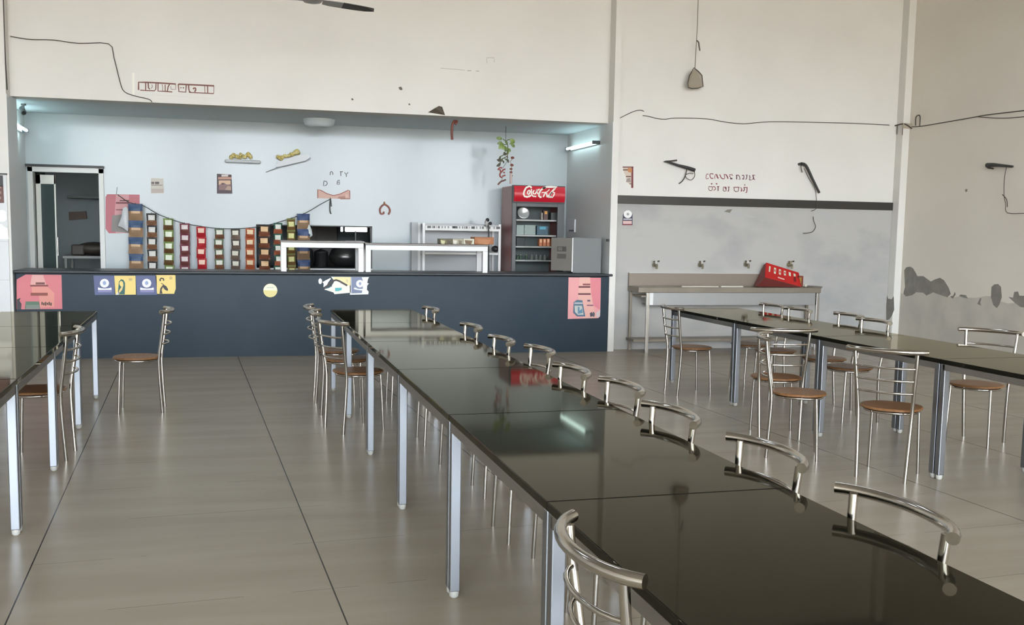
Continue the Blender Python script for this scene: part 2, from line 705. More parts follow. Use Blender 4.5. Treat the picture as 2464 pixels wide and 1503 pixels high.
# ------------------------------------------------------------------ chairs
def make_chair():
    t = thing('dining_chair', '', 'chair')
    # seat: rounded plywood disc, a little wider at the back
    out = []
    for i in range(28):
        a = 2*PI*i/28
        ca, sa = math.cos(a), math.sin(a)
        e = .86
        out.append(Vector((.192*math.copysign(abs(ca)**e, ca), .03+.188*math.copysign(abs(sa)**e, sa), 0)))
    m = MB(WOOD)
    rings = [(.93, .444), (.985, .447), (1.0, .453), (.985, .459), (.9, .4615), (.5, .458)]
    vs, fs = [], []
    for sc, z in rings:
        for p in out:
            vs.append((p.x*sc, .03+(p.y-.03)*sc, z))
    n = len(out)
    for i in range(len(rings)-1):
        for j in range(n):
            fs.append((i*n+j, i*n+(j+1) % n, (i+1)*n+(j+1) % n, (i+1)*n+j))
    fs.append(list(range(n))[::-1])
    fs.append([(len(rings)-1)*n+j for j in range(n)])
    m.add(vs, fs, True)
    m.build('seat', t)
    m = MB(CHROME)
    m.tube([(p.x*.86, .03+(p.y-.03)*.86, .432) for p in out], .009, 6, closed=True)
    m.build('seat_frame', t)
    for s in (-1, 1):
        m = MB(CHROME)
        m.tube(spline([Vector((s*.158, .165, 0)), Vector((s*.152, .155, .25)), Vector((s*.147, .145, .435))], 3), .0105, 10)
        m.build('leg', t)
    for s in (-1, 1):
        m = MB(CHROME)
        pp = [Vector((s*.150, -.175, 0)), Vector((s*.158, -.16, .25)), Vector((s*.165, -.155, .44)), Vector((s*.175, -.176, .60)),
              Vector((s*.185, -.195, .745)), Vector((s*.190, -.203, .836))]
        m.tube(spline(pp, 4), .0128, 10)
        m.build('back_post', t)

    def arc(half, y_end, bow, z, n=14):
        return [Vector((half*math.sin(a*1.15)/math.sin(1.15), y_end-bow*(math.cos(a*1.15)-math.cos(1.15))/(1-math.cos(1.15)), z))
                for a in [(-1+2*i/n) for i in range(n+1)]]
    m = MB(CHROME)
    m.tube(arc(.242, -.178, .085, .842), .0165, 12)
    m.build('top_rail', t)
    for z, hw, ye in ((.735, .184, -.194), (.655, .178, -.183), (.575, .173, -.172)):
        m = MB(CHROME)
        m.tube(arc(hw, ye, .055, z, 10), .0075, 8)
        m.build('back_slat', t)
    return t


C0 = make_chair()
cused = [False]


def chair(x, y, fx, fy, label, group):
    o = C0 if not cused[0] else copy_tree(C0)
    cused[0] = True
    o.location = (x, y, 0)
    o.rotation_euler = (0, 0, math.atan2(-fx, fy))
    tag(o, label, 'chair', group)


g = 'chairs along the right side of the middle tables'
order = ['nearest the camera', 'second from the camera', 'third from the camera', 'fourth from the camera',
         'fifth and middle one', 'sixth from the camera', 'seventh from the camera',
         'eighth from the camera', 'nearest the counter']
rails = [(1.60, 2.21, 0), (1.60, 2.92, .03), (1.575, 3.61, 0), (1.655, 4.29, .06), (1.575, 4.83, 0), (1.60, 5.678, .085),
         (1.53, 6.25, 0), (1.515, 7.13, 0), (1.49, 8.72, 0)]
for (x, y, a), o_ in zip(rails, order):
    chair(.85-.02*y+TW-.168+a, y, -1, -.02, 'chrome chair at the right side of the middle tables, '+o_, g)
g = 'chairs along the left side of the middle tables'
chair(.938, 2.085, 1, 0.0, 'chrome chair in the near foreground at the aisle side of the middle tables', g)
chair(.715, 7.69, .9, .38, 'angled chrome chair at the middle tables, front one of three close together', g)
chair(.68, 8.44, .98, -.05, 'chrome chair at the middle tables, middle one of three close together', g)
chair(.66, 9.03, 1, 0, 'chrome chair at the middle tables, rearmost of three close together', g)
g = 'chairs at the left tables'
chair(-.955, 8.75, -1, -.02, 'chrome chair with brown seat standing alone in the aisle before the counter', g)
chair(-1.40, 7.08, -1, .02, 'chrome chair pushed under the left table row, its back towards the aisle', g)
g = 'chairs along the left side of the right tables'
chair(3.98, 5.60, .74, .67, 'chrome chair turned at an angle beside the right table row, nearest its camera end', g)
chair(3.66, 6.25, .87, -.49, 'chrome chair seen edge on, front one of the crowded pair at the right tables', g)
chair(3.90, 6.93, .3, .95, 'chrome chair, rear one of the crowded pair at the right tables', g)
chair(4.06, 8.92, 1, 0, 'chrome ladder back chair at the far end of the right tables, before the basin', g)
g = 'chairs along the far side of the right tables'
chair(4.84, 9.10, -1, 0, 'chrome chair behind the right tables, farthest, in front of the basin legs', g)
chair(4.83, 8.58, -1, 0, 'chrome chair behind the right tables, second farthest, beside the basin leg', g)
chair(4.98, 7.97, -1, .06, 'chrome chair behind the right tables, third farthest, against the grey wall', g)
chair(4.86, 7.40, -1, 0, 'chrome chair behind the right tables, just left of the corner column', g)
chair(5.30, 6.40, -.86, -.5, 'chrome chair behind the right tables, turned towards the camera below the peeling wall', g)
chair(5.46, 5.58, -1, 0, 'chrome chair behind the right tables, cut off by the right photo edge', g)

# ------------------------------------------------------------------ posters and stickers on the counter front
CF = YF(YP)
PINK, PINKD, CORAL = flat(205, 115, 122), flat(176, 84, 96), flat(214, 140, 128)
m = MB()
CF.poly(m, [(62, 660), (148, 661), (150, 743), (40, 744), (40, 672)], PINK, 1, .002)
CF.poly(m, [(77, 661), (104, 661), (112, 687), (73, 687)], flat(214, 160, 154), 2)
CF.poly(m, [(76, 688), (114, 689), (131, 705), (131, 738), (97, 740), (94, 710), (78, 708)], CORAL, 2)
CF.rect(m, 73, 685, 116, 689, flat(120, 50, 52), 3)
CF.rect(m, 86, 679, 108, 684, flat(110, 60, 55), 3)
CF.rect(m, 74, 704, 115, 711, flat(135, 66, 56), 3)
CF.poly(m, [(62, 725), (94, 725), (97, 743), (60, 743)], flat(86, 112, 92), 3)
CF.rect(m, 63, 733, 96, 743, flat(118, 128, 120), 4)
for i in range(6):
    CF.rect(m, 100+i*4.3, 726+(i % 2)*2, 103+i*4.3, 733+(i % 3), flat(60, 40, 36), 4)
CF.poly(m, [(41, 744), (41, 720), (50, 716), (47, 723), (52, 731), (51, 744)], flat(52, 48, 52), 3)
flat_thing(m, 'poster', 'large pink poster with a printed food stall at the left end of the slate counter', 'poster')

m = MB()
CF.poly(m, [(1368, 667), (1446, 668), (1444, 758), (1440, 765), (1366, 767)], flat(226, 156, 156), 1, .002)
CF.poly(m, [(1420, 668), (1446, 668), (1443, 745), (1428, 735), (1422, 700)], flat(216, 126, 136), 2)
CF.poly(m, [(1395, 667), (1420, 667), (1421, 700), (1428, 740), (1436, 765), (1402, 765), (1400, 735), (1390, 712)], flat(226, 172, 160), 3)
CF.rect(m, 1392, 688, 1420, 692, flat(92, 36, 48), 4)
CF.rect(m, 1402, 682, 1420, 686, flat(128, 66, 66), 4)
CF.rect(m, 1391, 705, 1421, 709, flat(98, 42, 54), 4)
CF.rect(m, 1412, 733, 1427, 735.5, flat(112, 60, 96), 4)
CF.rect(m, 1413, 721, 1420, 725, flat(92, 70, 96), 4)
CF.poly(m, [(1380, 727), (1388, 721), (1401, 722), (1408, 761), (1388, 761), (1379, 752)], flat(74, 104, 124), 4)
CF.poly(m, [(1382, 727), (1401, 727), (1402, 731), (1381, 731)], flat(176, 176, 180), 5)
CF.poly(m, [(1382, 735), (1400, 735), (1404, 757), (1390, 757), (1383, 750)], flat(186, 188, 182), 5)
CF.poly(m, [(1390, 738), (1394, 738), (1394, 747), (1400, 742), (1402, 752), (1390, 755)], flat(92, 134, 160), 6)
CF.poly(m, [(1419, 753), (1424, 750), (1426, 760), (1420, 762)], flat(70, 66, 82), 5)
CF.ell(m, 1428, 756, 3, 6, flat(84, 84, 92), 5)
CF.poly(m, [(1434, 752), (1444, 745), (1443, 762), (1435, 763)], flat(206, 188, 186), 5)
flat_thing(m, 'poster', 'light pink poster with blue and dark shapes near the right end of the slate counter', 'poster')

BLU, YEL, SKN = flat(84, 92, 132), flat(232, 206, 122), flat(224, 196, 128)


def blue_sticker(x0, label):
    m = MB()
    CF.poly(m, [(x0, 662.5), (x0+50, 663), (x0+51, 709), (x0+3, 709.5)], BLU, 1, .002)
    CF.ell(m, x0+26.5, 681, 11, 10.5, WHITE, 2)
    CF.ell(m, x0+26.5, 680.5, 4.3, 5, flat(150, 164, 198), 3)
    CF.poly(m, [(x0+11, 691), (x0+18, 693), (x0+27, 694), (x0+37, 693), (x0+43, 691), (x0+44, 697), (x0+11, 697)], WHITE, 2)
    CF.rect(m, x0+11, 697, x0+44, 703, flat(128, 128, 170), 2)
    flat_thing(m, 'sticker', label, 'sticker', 'square stickers on the counter')


blue_sticker(225, 'dark blue square sticker with a white ring, first of four stickers from the left')
blue_sticker(326.5, 'dark blue square sticker with a white ring, between the two yellow stickers')
m = MB()
CF.poly(m, [(275, 663), (326, 663), (327, 708.5), (278, 709)], YEL, 1, .002)
CF.poly(m, [(283, 708), (285, 690), (286, 678), (291, 671.5), (297, 673), (301, 680), (301, 692), (300, 708)], flat(28, 92, 88), 2)
CF.poly(m, [(287, 680), (291, 675), (296, 678), (297, 686), (292, 690), (288, 685)], YEL, 3)
CF.poly(m, [(283, 708), (288, 696), (294, 688), (297, 686), (294, 697), (289, 703)], SKN, 3)
CF.poly(m, [(279, 709), (284, 702), (289, 703), (285, 709)], WHITE, 3)
CF.rect(m, 310, 669, 318, 675, flat(190, 166, 110), 2)
flat_thing(m, 'sticker', 'yellow square sticker with a teal veiled figure, second of four stickers', 'sticker', 'square stickers on the counter')
m = MB()
CF.poly(m, [(374, 661.5), (422, 661.5), (423, 694), (419, 706.5), (378, 706.5)], YEL, 1, .002)
CF.line(m, [(386, 676), (385, 672), (388, 669), (393, 670), (394, 675)], .016, flat(50, 46, 44), 2)
CF.line(m, [(388, 681), (393, 684), (396, 688)], .008, flat(60, 54, 48), 2)
CF.poly(m, [(384, 706), (386, 693), (393, 684), (400, 688), (405, 696), (403, 700), (396, 696), (392, 690), (389, 697), (391, 706)], flat(46, 44, 44), 3)
CF.ell(m, 411, 668.5, 4, 4, flat(196, 172, 112), 2)
flat_thing(m, 'sticker', 'yellow square sticker with a bent dark figure, fourth of four stickers', 'sticker', 'square stickers on the counter')
m = MB()
CF.ell(m, 650.5, 698.5, 17, 16.5, flat(222, 208, 138), 1)
CF.poly(m, [(634, 698)] + [(650.5-16.5*math.cos(a), 698-15.5*math.sin(a)) for a in [PI*i/12 for i in range(1, 12)]] + [(667, 699)], flat(232, 230, 206), 2)
CF.rect(m, 642, 690.5, 659, 692.5, flat(196, 198, 178), 3)
flat_thing(m, 'sticker', 'round pale yellow sticker alone in the middle of the counter front', 'sticker')
Z6 = YF(YP, (15.4, 15.4, 740, 650))  # white around the prints of the next two stickers imitates glare in colour
m = MB()
Z6.poly(m, [(870, 240), (1600, 245), (1600, 830), (1000, 885), (960, 820), (620, 710), (900, 560), (1000, 400)], flat(236, 234, 222), 1, .002)
Z6.poly(m, [(1000, 250), (1590, 250), (1590, 560), (1480, 560), (1200, 370), (940, 330)], flat(238, 222, 166), 2)
Z6.ell(m, 470, 405, 68, 105, WHITE, 1)
Z6.poly(m, [(550, 440), (650, 385), (840, 285), (870, 310), (770, 440), (720, 540), (590, 630), (600, 490)], WHITE, 1)
Z6.line(m, [(600, 650), (700, 610), (820, 500), (940, 390), (1060, 360), (1180, 400), (1300, 470), (1470, 565)], .022, flat(52, 46, 46), 3)
Z6.poly(m, [(1020, 650), (1275, 645), (1255, 735), (1150, 770), (1020, 775)], flat(78, 170, 176), 3)
Z6.line(m, [(670, 670), (780, 640), (905, 570)], .012, flat(30, 84, 88), 3)
Z6.poly(m, [(1415, 330), (1505, 330), (1505, 470), (1430, 430)], flat(214, 200, 158), 3)
flat_thing(m, 'sticker', 'yellow sticker under painted white glare with a dark arch right of the round one', 'sticker')
m = MB()
Z6.poly(m, [(1570, 250), (2280, 250), (2240, 330), (2210, 470), (2275, 490), (2210, 560), (2200, 720), (2265, 790), (2250, 890), (1570, 905)], WHITE, 1, .002)
Z6.poly(m, [(1620, 255), (2010, 255), (2050, 400), (2045, 690), (2010, 840), (1625, 855)], flat(116, 126, 156), 2)
Z6.ell(m, 1940, 495, 140, 138, WHITE, 3)
Z6.ell(m, 1943, 492, 48, 58, flat(150, 160, 190), 4)
Z6.poly(m, [(1715, 645), (1790, 640), (1860, 685), (2045, 690), (2030, 750), (1880, 730), (1720, 700)], WHITE, 3)
flat_thing(m, 'sticker', 'blue sticker with white ring and painted white glare beside the glare covered yellow one', 'sticker')

# flat white shapes and maroon notice on the white tiled pier
PF = YF(YP-.022)
m = MB()
PF.poly(m, [(-34, 505), (8, 505), (15, 510), (16, 528), (10, 533), (-34, 533)], pm('plain_white', (.95, .95, .95), .3), 1)
PF.poly(m, [(-40, 540), (4, 539), (10, 545), (18, 549), (21, 575), (-48, 575)], MATS['plain_white'], 1)
flat_thing(m, 'white_blocks', 'two flat white block shapes on the tiled wall at the left photo edge', 'decal')
m = MB()
PF.poly(m, [(-30, 427), (7, 428), (10, 488), (-30, 489)], flat(104, 72, 68), 1, .003)
for i in range(4):
    PF.rect(m, -24, 434+i*13, 3, 440+i*13, flat(150, 118, 108), 2)
flat_thing(m, 'notice', 'maroon framed notice on the white tiled wall at the left photo edge', 'notice')

# ------------------------------------------------------------------ things on the header wall
HF = YF(YH)
Z3 = YF(YH, (10.267, 10.267, 300, 160))
BR = flat(108, 52, 36)
m = MB()
Z3.poly(m, [(190, 160), (290, 160), (320, 190), (320, 300), (1160, 350), (1190, 275), (1340, 275), (1350, 360), (2320, 420), (2330, 790), (250, 680), (190, 700)], CREAM, 4, .0058)
Z3.poly(m, [(188, 158), (245, 160), (245, 715), (195, 700)], flat(238, 236, 226), 6, .0088)
for pts, w_ in (([(345, 580), (345, 390), (520, 392), (820, 405), (1265, 435)], .016), ([(520, 395), (520, 590)], .012), ([(385, 585), (540, 595), (740, 600), (770, 560), (775, 405)], .011),
                ([(580, 400), (590, 530), (625, 565)], .014), ([(675, 445), (685, 500), (660, 545)], .006), ([(825, 400), (825, 608), (1000, 615), (1180, 630)], .012),
                ([(925, 440), (940, 520), (935, 610)], .006), ([(1000, 450), (1003, 610)], .010), ([(1262, 430), (1262, 570), (1150, 560), (1140, 490)], .006),
                ([(1110, 440), (1075, 500), (1055, 610)], .012), ([(1325, 435), (1340, 620), (1510, 635), (1522, 455)], .013), ([(1382, 515), (1400, 535)], .014), ([(1440, 515), (1460, 540)], .014),
                ([(1580, 450), (1585, 560), (1600, 620), (1640, 640)], .014), ([(1330, 437), (1800, 458), (2212, 480)], .017), ([(2205, 480), (2200, 668)], .006), ([(2200, 670), (1900, 655), (1590, 640)], .011),
                ([(1690, 560), (1720, 530), (1750, 530), (1755, 580), (1730, 630)], .016), ([(1975, 470), (1985, 655)], .007), ([(2050, 480), (2052, 665)], .012)):
    Z3.line(m, pts, w_, BR, 5)
flat_thing(m, 'name_sign', 'long pale sign with boxy brown letters on the cream wall above the opening', 'sign')
m = MB()
HF.wire(m, [(26, 88), (60, 94), (85, 96), (130, 97), (190, 105), (262, 106), (275, 140), (290, 200), (300, 221), (325, 231), (358, 239), (366, 246)], .005, CABLE, .018)
flat_thing(m, 'cable', 'thin dark cable running along the upper left wall and dropping to the sign', 'cable')
m = MB(CABLE)
m.tube([oy(x, y, YP+.012)+Vector((.010, 0, 0)) for x, y in ((5, -20), (8, 85), (11, 150), (15, 216))], .006, 6)
flat_thing(m, 'cable', 'dark cable running straight down the far left edge of the wall', 'cable')
m = MB(flat(92, 84, 74))
pp = [oy(x, y, YH-.004) for x, y in ((1030, 270), (1044, 262), (1054, 256), (1062, 258), (1071, 277))]
q = [p+Vector((0, -.055 if 0 < i < 4 else 0, 0)) for i, p in enumerate(pp)]
m.prism(q, (0, .004, 0))
flat_thing(m, 'loose_flap', 'small brown flap peeling at the lower edge of the wall above the kitchen', 'flap')
for x, y, s, l in ((964, 213, 5, 'larger dark chip mark high on the wall above the kitchen'), (848, 239, 3, 'small round dark chip mark left on the wall above the kitchen'), (985, 251, 2.5, 'tiny dark chip mark close to the peeling flap')):
    m = MB()
    HF.poly(m, [(x-s, y-s*.6), (x+s*.2, y-s*.9), (x+s, y+s*.3), (x+s*.3, y+s*.8), (x-s*.6, y+s*.4)], flat(80, 72, 62), 1)
    wall_part(m, 'paint_chip', 'wall_back')
m = MB()
HF.line(m, [(1060, 164), (1100, 167), (1118, 169)], .006, flat(176, 172, 162), 1)
HF.line(m, [(1124, 170), (1134, 170)], .007, flat(150, 146, 138), 1)
HF.line(m, [(1145, 171), (1153, 171)], .007, flat(150, 146, 138), 1)
HF.line(m, [(1172, 152), (1171, 139), (1189, 139), (1189, 150)], .006, flat(168, 164, 154), 1)
wall_part(m, 'scratch_marks', 'wall_back')

# ------------------------------------------------------------------ kitchen back wall
KF = YF(YK)
m = MB()
KF.poly(m, [(258, 467), (336, 468), (337, 560), (262, 561), (254, 550), (254, 474)], flat(188, 108, 116), 1, .003)
KF.poly(m, [(279, 468), (310, 468), (312, 520), (300, 560), (278, 560), (276, 515)], flat(208, 150, 152), 2)
KF.rect(m, 279, 486, 311, 490, flat(120, 62, 66), 3)
KF.rect(m, 288, 481, 311, 484, flat(112, 70, 68), 3)
KF.rect(m, 279, 503, 311, 506, flat(150, 92, 96), 3)
KF.poly(m, [(270, 518), (300, 515), (312, 560), (268, 556)], flat(134, 128, 124), 3)
KF.line(m, [(280, 468), (282, 450)], .006, NEARBLK, 2)
flat_thing(m, 'poster', 'pink poster on the kitchen wall between the doorway and the snack strips', 'poster')
m = MB()
KF.poly(m, [(363, 428), (393, 429), (395, 465), (363, 465)], flat(206, 200, 190), 1, .003)
KF.rect(m, 364, 437, 371, 443, flat(120, 108, 104), 2)
KF.rect(m, 373, 437, 383, 443, flat(112, 98, 96), 2)
KF.rect(m, 364, 444.5, 391, 446, flat(120, 112, 108), 2)
KF.rect(m, 364, 454, 394, 464, flat(190, 178, 168), 2)
flat_thing(m, 'notice', 'small pale paper notice on the kitchen wall above the first snack strips', 'notice')
m = MB()
KF.poly(m, [(522, 418), (557, 420), (559, 465.5), (522, 465.5)], flat(72, 52, 60), 8, .0118)
KF.rect(m, 533, 420, 549, 425, flat(214, 200, 196), 10)
KF.rect(m, 525, 426, 557, 431.5, flat(188, 140, 122), 10)
KF.rect(m, 526.5, 434, 555, 445, flat(216, 180, 150), 10)
KF.poly(m, [(527, 445), (534, 441), (540, 440), (546, 444), (556, 443), (556, 457), (527, 457)], flat(136, 104, 104), 11)
KF.poly(m, [(541, 457), (548, 447), (556, 449), (556, 458)], flat(176, 148, 130), 12)
KF.rect(m, 533, 440, 539, 444, flat(90, 58, 58), 12)
flat_thing(m, 'framed_picture', 'small dark framed picture on the kitchen wall below the yellow garlands', 'picture')

# two little shelves with marigold garlands
GAR = pm('marigold', (.62, .47, .12), .7, noise=(30, (.70, .64, .34), .4, .6))
SHELFW = pm('pale_shelf', (.64, .67, .69), .4)


def garland(pts, label, wilt):
    m = MB(GAR)
    rnd = random.Random(wilt)
    for x, y, s in pts:
        for q in range(5):
            p = oy(x+rnd.uniform(-2.5, 2.5), y+rnd.uniform(-2, 2), YK-.06+rnd.uniform(-.025, .02))
            m.blob(p, s*rnd.uniform(.95, 1.4), 7, 5)
    flat_thing(m, 'flower_garland', label, 'garland', 'yellow flower garlands')


m = MB(SHELFW)
a, b = oy(541, 384, YK), oy(628, 396, YK)
m.box((a.x, YK-.11, b.z+.01), (b.x, YK, a.z), .02)
flat_thing(m, 'ledge_shelf', 'pale rounded wall shelf carrying the left yellow garland', 'shelf', 'garland shelves')
m = MB(SHELFW)
pts = [(664, 402), (700, 396), (735, 386), (746, 380), (744, 373), (738, 370), (715, 374), (668, 390)]
m.prism([oy(x, y, YK-.08) for x, y in pts], (0, .08, 0))
m.mat(flat(150, 155, 158))
m.tube([oy(640, 414, YK-.02), oy(668, 403, YK-.085), oy(735, 387, YK-.085), oy(747, 379, YK-.085)], .006, 6)
flat_thing(m, 'ledge_shelf', 'tilted pale wall shelf with a thin rod carrying the right yellow garland', 'shelf', 'garland shelves')
garland([(556, 378, .018), (562, 374, .02), (570, 376, .018), (580, 373, .016), (588, 376, .016), (597, 372, .022), (602, 376, .022), (577, 381, .012)],
        'bunch of yellow flowers on the left pale shelf of the kitchen wall', 3)
garland([(671, 378, .02), (678, 380, .02), (686, 376, .018), (695, 373, .017), (702, 371, .018), (709, 367, .022), (715, 366, .026)],
        'bunch of yellow flowers climbing over the tilted pale shelf', 5)

Z8 = YF(YK, (6.844, 6.844, 500, 340))
m = MB()
DKG = flat(92, 92, 92)
for pts in ([(2015, 555), (2018, 510), (2035, 495), (2055, 510), (2060, 550)], [(2175, 500), (2225, 498)], [(2190, 505), (2190, 570)], [(2250, 512), (2280, 545), (2310, 510)], [(2280, 545), (2282, 585)],
            [(1910, 660), (1905, 730), (1945, 725), (1970, 695), (1955, 660), (1910, 652)], [(2140, 645), (2165, 640), (2170, 660)], [(2135, 650), (2128, 705), (2165, 705), (2170, 675), (2140, 675)]):
    Z8.line(m, pts, .012, DKG, 1)
flat_thing(m, 'painted_lettering', 'a few worn grey letters above the peach ribbon on the kitchen wall', 'lettering')
m = MB()
Z8.poly(m, [(1810, 790), (1860, 805), (1960, 860), (2070, 893), (2180, 865), (2310, 805), (2335, 810), (2340, 945), (2020, 940), (1810, 935)], flat(208, 168, 154), 6, .010)
Z8.poly(m, [(2150, 910), (2260, 900), (2265, 940), (2140, 942)], flat(178, 132, 118), 8)
Z8.line(m, [(1810, 935), (1810, 790), (1860, 805), (1960, 860), (2070, 893), (2180, 865), (2310, 805), (2335, 812), (2340, 945), (2180, 945)], .012, flat(156, 92, 80), 8)
Z8.ell(m, 2285, 890, 24, 32, flat(218, 180, 164), 9)
flat_thing(m, 'hanging_banner', 'peach bow shaped ribbon banner where the snack rope ends', 'banner')
m = MB()
Z8.mat = None
Z8.wire(m, [(2018, 935), (2010, 1030), (2008, 1100), (2015, 1165), (2030, 1195)], .008, NEARBLK, .035)
Z8.poly(m, [(2018, 935), (2030, 960), (2045, 1070), (2022, 1075)], flat(60, 66, 68), 22, .01)
flat_thing(m, 'tassel', 'dark hanging cord tassel below the peach ribbon banner', 'tassel')
m = MB()
for i in range(1):
    KF.wire(m, [(934, 516), (938, 508), (936, 500), (930, 494), (924, 492), (918, 496), (914, 504), (916, 514), (923, 513), (922, 509)], .014, flat(150, 92, 78), .016)
    KF.wire(m, [(924, 493), (925, 488), (923, 486)], .012, flat(140, 96, 66), .016)
flat_thing(m, 'hanging_charm', 'small brown loop shaped ornament alone on the kitchen wall', 'ornament')
m = MB(flat(126, 66, 54))
m.tube(spline([oy(x, y, 12.86) for x, y in ((1088, 336), (1087, 320), (1088, 305), (1090, 296), (1094, 291), (1100, 292), (1095, 299))], 3), .016, 8)
m.tube([oy(1093, 291, 12.86), Vector((oy(1093, 291, 12.86).x, 12.86, ZH))], .003, 5)
flat_thing(m, 'hanging_ribbon', 'rust red hooked strip hanging from the kitchen ceiling edge', 'ribbon')

# ------------------------------------------------------------------ rope with the snack strips
YS = YK-.16
SF = YF(YS)
m = MB()
SF.wire(m, [(283, 468), (311, 487), (343, 494), (376, 513), (400, 523), (435, 535), (474, 543), (520, 549), (560, 550), (600, 548), (650, 540), (700, 525), (736, 512), (770, 492), (795, 479)], .006, NEARBLK, 0, 6, 3)
flat_thing(m, 'rope', 'sagging black rope that carries the strips of snack packets', 'rope')


def packet(w_, h_, cols, kind, seed):
    """One crimped foil pouch, front to -Y, top at z=0."""
    rnd = random.Random(seed)
    top, panel, low = cols
    nx, nz = 6, 7
    vs, fr = [], []
    for side in (-1, 1):
        for j in range(nz+1):
            for i in range(nx+1):
                u, v = i/nx*2-1, j/nz
                prof = math.sin(PI*min(max((v-.06)/.88, 0), 1))**.7 if .06 < v < .94 else 0
                bulge = .026*prof*(1-u*u)**.5 if abs(u) < 1 else 0
                wob = 1-.07*prof+rnd.uniform(-.02, .02)
                vs.append((u*w_/2*wob, side*bulge+rnd.uniform(-.002, .002), -v*h_))
    n = (nx+1)*(nz+1)
    m = MB()
    for side in (0, 1):
        for j in range(nz):
            for i in range(nx):
                if j in (0,):
                    mt = top
                elif kind == 0:
                    mt = panel if (1 <= j <= 3 and 1 <= i <= 4) else (low if j >= 4 else top)
                elif kind == 1:
                    mt = top if j < 3 else (panel if (j == 3 and 0 < i < 5) else low)
                else:
                    mt = low if (j >= 5 or j == 1) else (panel if 1 <= i <= 4 else top)
                a = side*n+j*(nx+1)+i
                m.mat(mt)
                f = (a, a+1, a+nx+2, a+nx+1)
                m.add([vs[k] for k in f], [(0, 1, 2, 3)], True)
    return m


K = flat
strips = [  # centre x, width px, top y, packets, kind, top, panel, lower colour, label
    (326, 31, 490, 4.1, 1, K(52, 78, 112), K(206, 170, 132), K(146, 116, 88), 'blue and tan strip of large packets, first at the left end of the rope'),
    (365, 22, 513, 4.9, 0, K(44, 42, 42), K(214, 212, 206), K(122, 86, 60), 'black strip with white and brown packets, second from the left'),
    (406, 22, 525, 4.6, 0, K(116, 136, 74), K(228, 234, 212), K(96, 68, 34), 'green strip with white and brown packets, third from the left'),
    (444, 22, 537, 4.6, 0, K(112, 48, 62), K(220, 208, 206), K(108, 58, 56), 'maroon strip with white panels, fourth from the left'),
    (484, 21, 545, 4.3, 0, K(172, 36, 42), K(236, 200, 178), K(168, 28, 36), 'bright red strip of packets, fifth from the left'),
    (527, 21, 550, 4.3, 0, K(98, 112, 92), K(222, 222, 206), K(110, 70, 46), 'grey green strip with pale panels, sixth from the left'),
    (566, 21, 551, 4.2, 0, K(76, 70, 66), K(222, 218, 202), K(108, 92, 80), 'dark grey strip with pale panels, middle of the rope'),
    (601, 21, 549, 4.3, 0, K(186, 96, 58), K(232, 208, 172), K(156, 76, 44), 'orange strip with cream panels, left of the pass window'),
    (636, 26, 541, 4.1, 0, K(42, 30, 26), K(226, 188, 142), K(116, 66, 42), 'strip of tan cup like packets over the left edge of the pass window'),
    (669, 20, 536, 4.6, 0, K(38, 84, 70), K(222, 226, 214), K(152, 82, 54), 'dark green and orange strip beside the tan packets'),
    (701, 19, 525, 4.6, 2, K(112, 118, 62), K(218, 214, 150), K(108, 78, 38), 'olive green strip with yellowish panels, next to last on the rope'),
    (730, 30, 514, 3.8, 1, K(44, 66, 108), K(196, 160, 122), K(138, 112, 86), 'blue and tan strip of large packets, last at the right end of the rope'),
]
zb = 1.016
for si, (cx, wp, ty, cnt, kind, c1, c2, c3, lab) in enumerate(strips):
    p = oy(cx, ty, YS)
    bottom = oy(cx, 652, YS).z-.012
    wm = wp/168.0
    n = int(math.ceil(cnt))
    h_ = (p.z-bottom)/cnt
    root = thing('snack_packet_strip', 'hanging '+lab, 'snack strip', (p.x, YS-.004, p.z), 0, 'strips of snack packets on the rope')
    mesh0 = None
    lp_ = MB(NEARBLK)
    lp_.tube([(0, -.004, -.012), (0, -.004, .012)], .004, 6)
    lp_.build('hanging_loop', root)
    for j in range(n):
        if j == 0:
            o = packet(wm, h_, (c1, c2, c3), kind, si).build('packet', root)
            mesh0 = o
        else:
            o = mesh0.copy()
            COL.objects.link(o)
            o.parent = root
        o.location = (random.uniform(-.006, .006), random.uniform(-.004, .004), -h_*j)
        o.rotation_euler = (random.uniform(-.08, .08), random.uniform(-.03, .03), random.uniform(-.15, .15))

m = MB(flat(196, 198, 200, .35))
bp = [(296, 500), (304, 497), (308, 503), (309, 520), (309, 545), (308, 557), (296, 548), (284, 543), (292, 520)]
m.prism([oy(x, y, YS-.005) for x, y in bp], (0, .03, 0))
c0 = oy(298, 524, YS-.005)
vs = [oy(x, y, YS-.005) for x, y in bp]
m.add(vs+[c0+Vector((0, -.05, 0))], [(i, (i+1) % len(vs), len(vs)) for i in range(len(vs))], True)
flat_thing(m, 'plastic_bag', 'crumpled white plastic bag hanging beside the first snack strip', 'bag')
m = MB(flat(198, 206, 204, .35))
bp = [(742, 536), (750, 552), (752, 566), (746, 571), (740, 572), (739, 548)]
vs = [oy(x, y, YS+.01) for x, y in bp]
m.prism(vs, (0, .02, 0))
m.add(vs+[oy(745, 556, YS-.035)], [(i, (i+1) % len(vs), len(vs)) for i in range(len(vs))], True)
flat_thing(m, 'plastic_bag', 'small pale plastic bag hanging beside the last snack strip', 'bag')

# ------------------------------------------------------------------ white racks standing on the counter
ZCT = 1.012


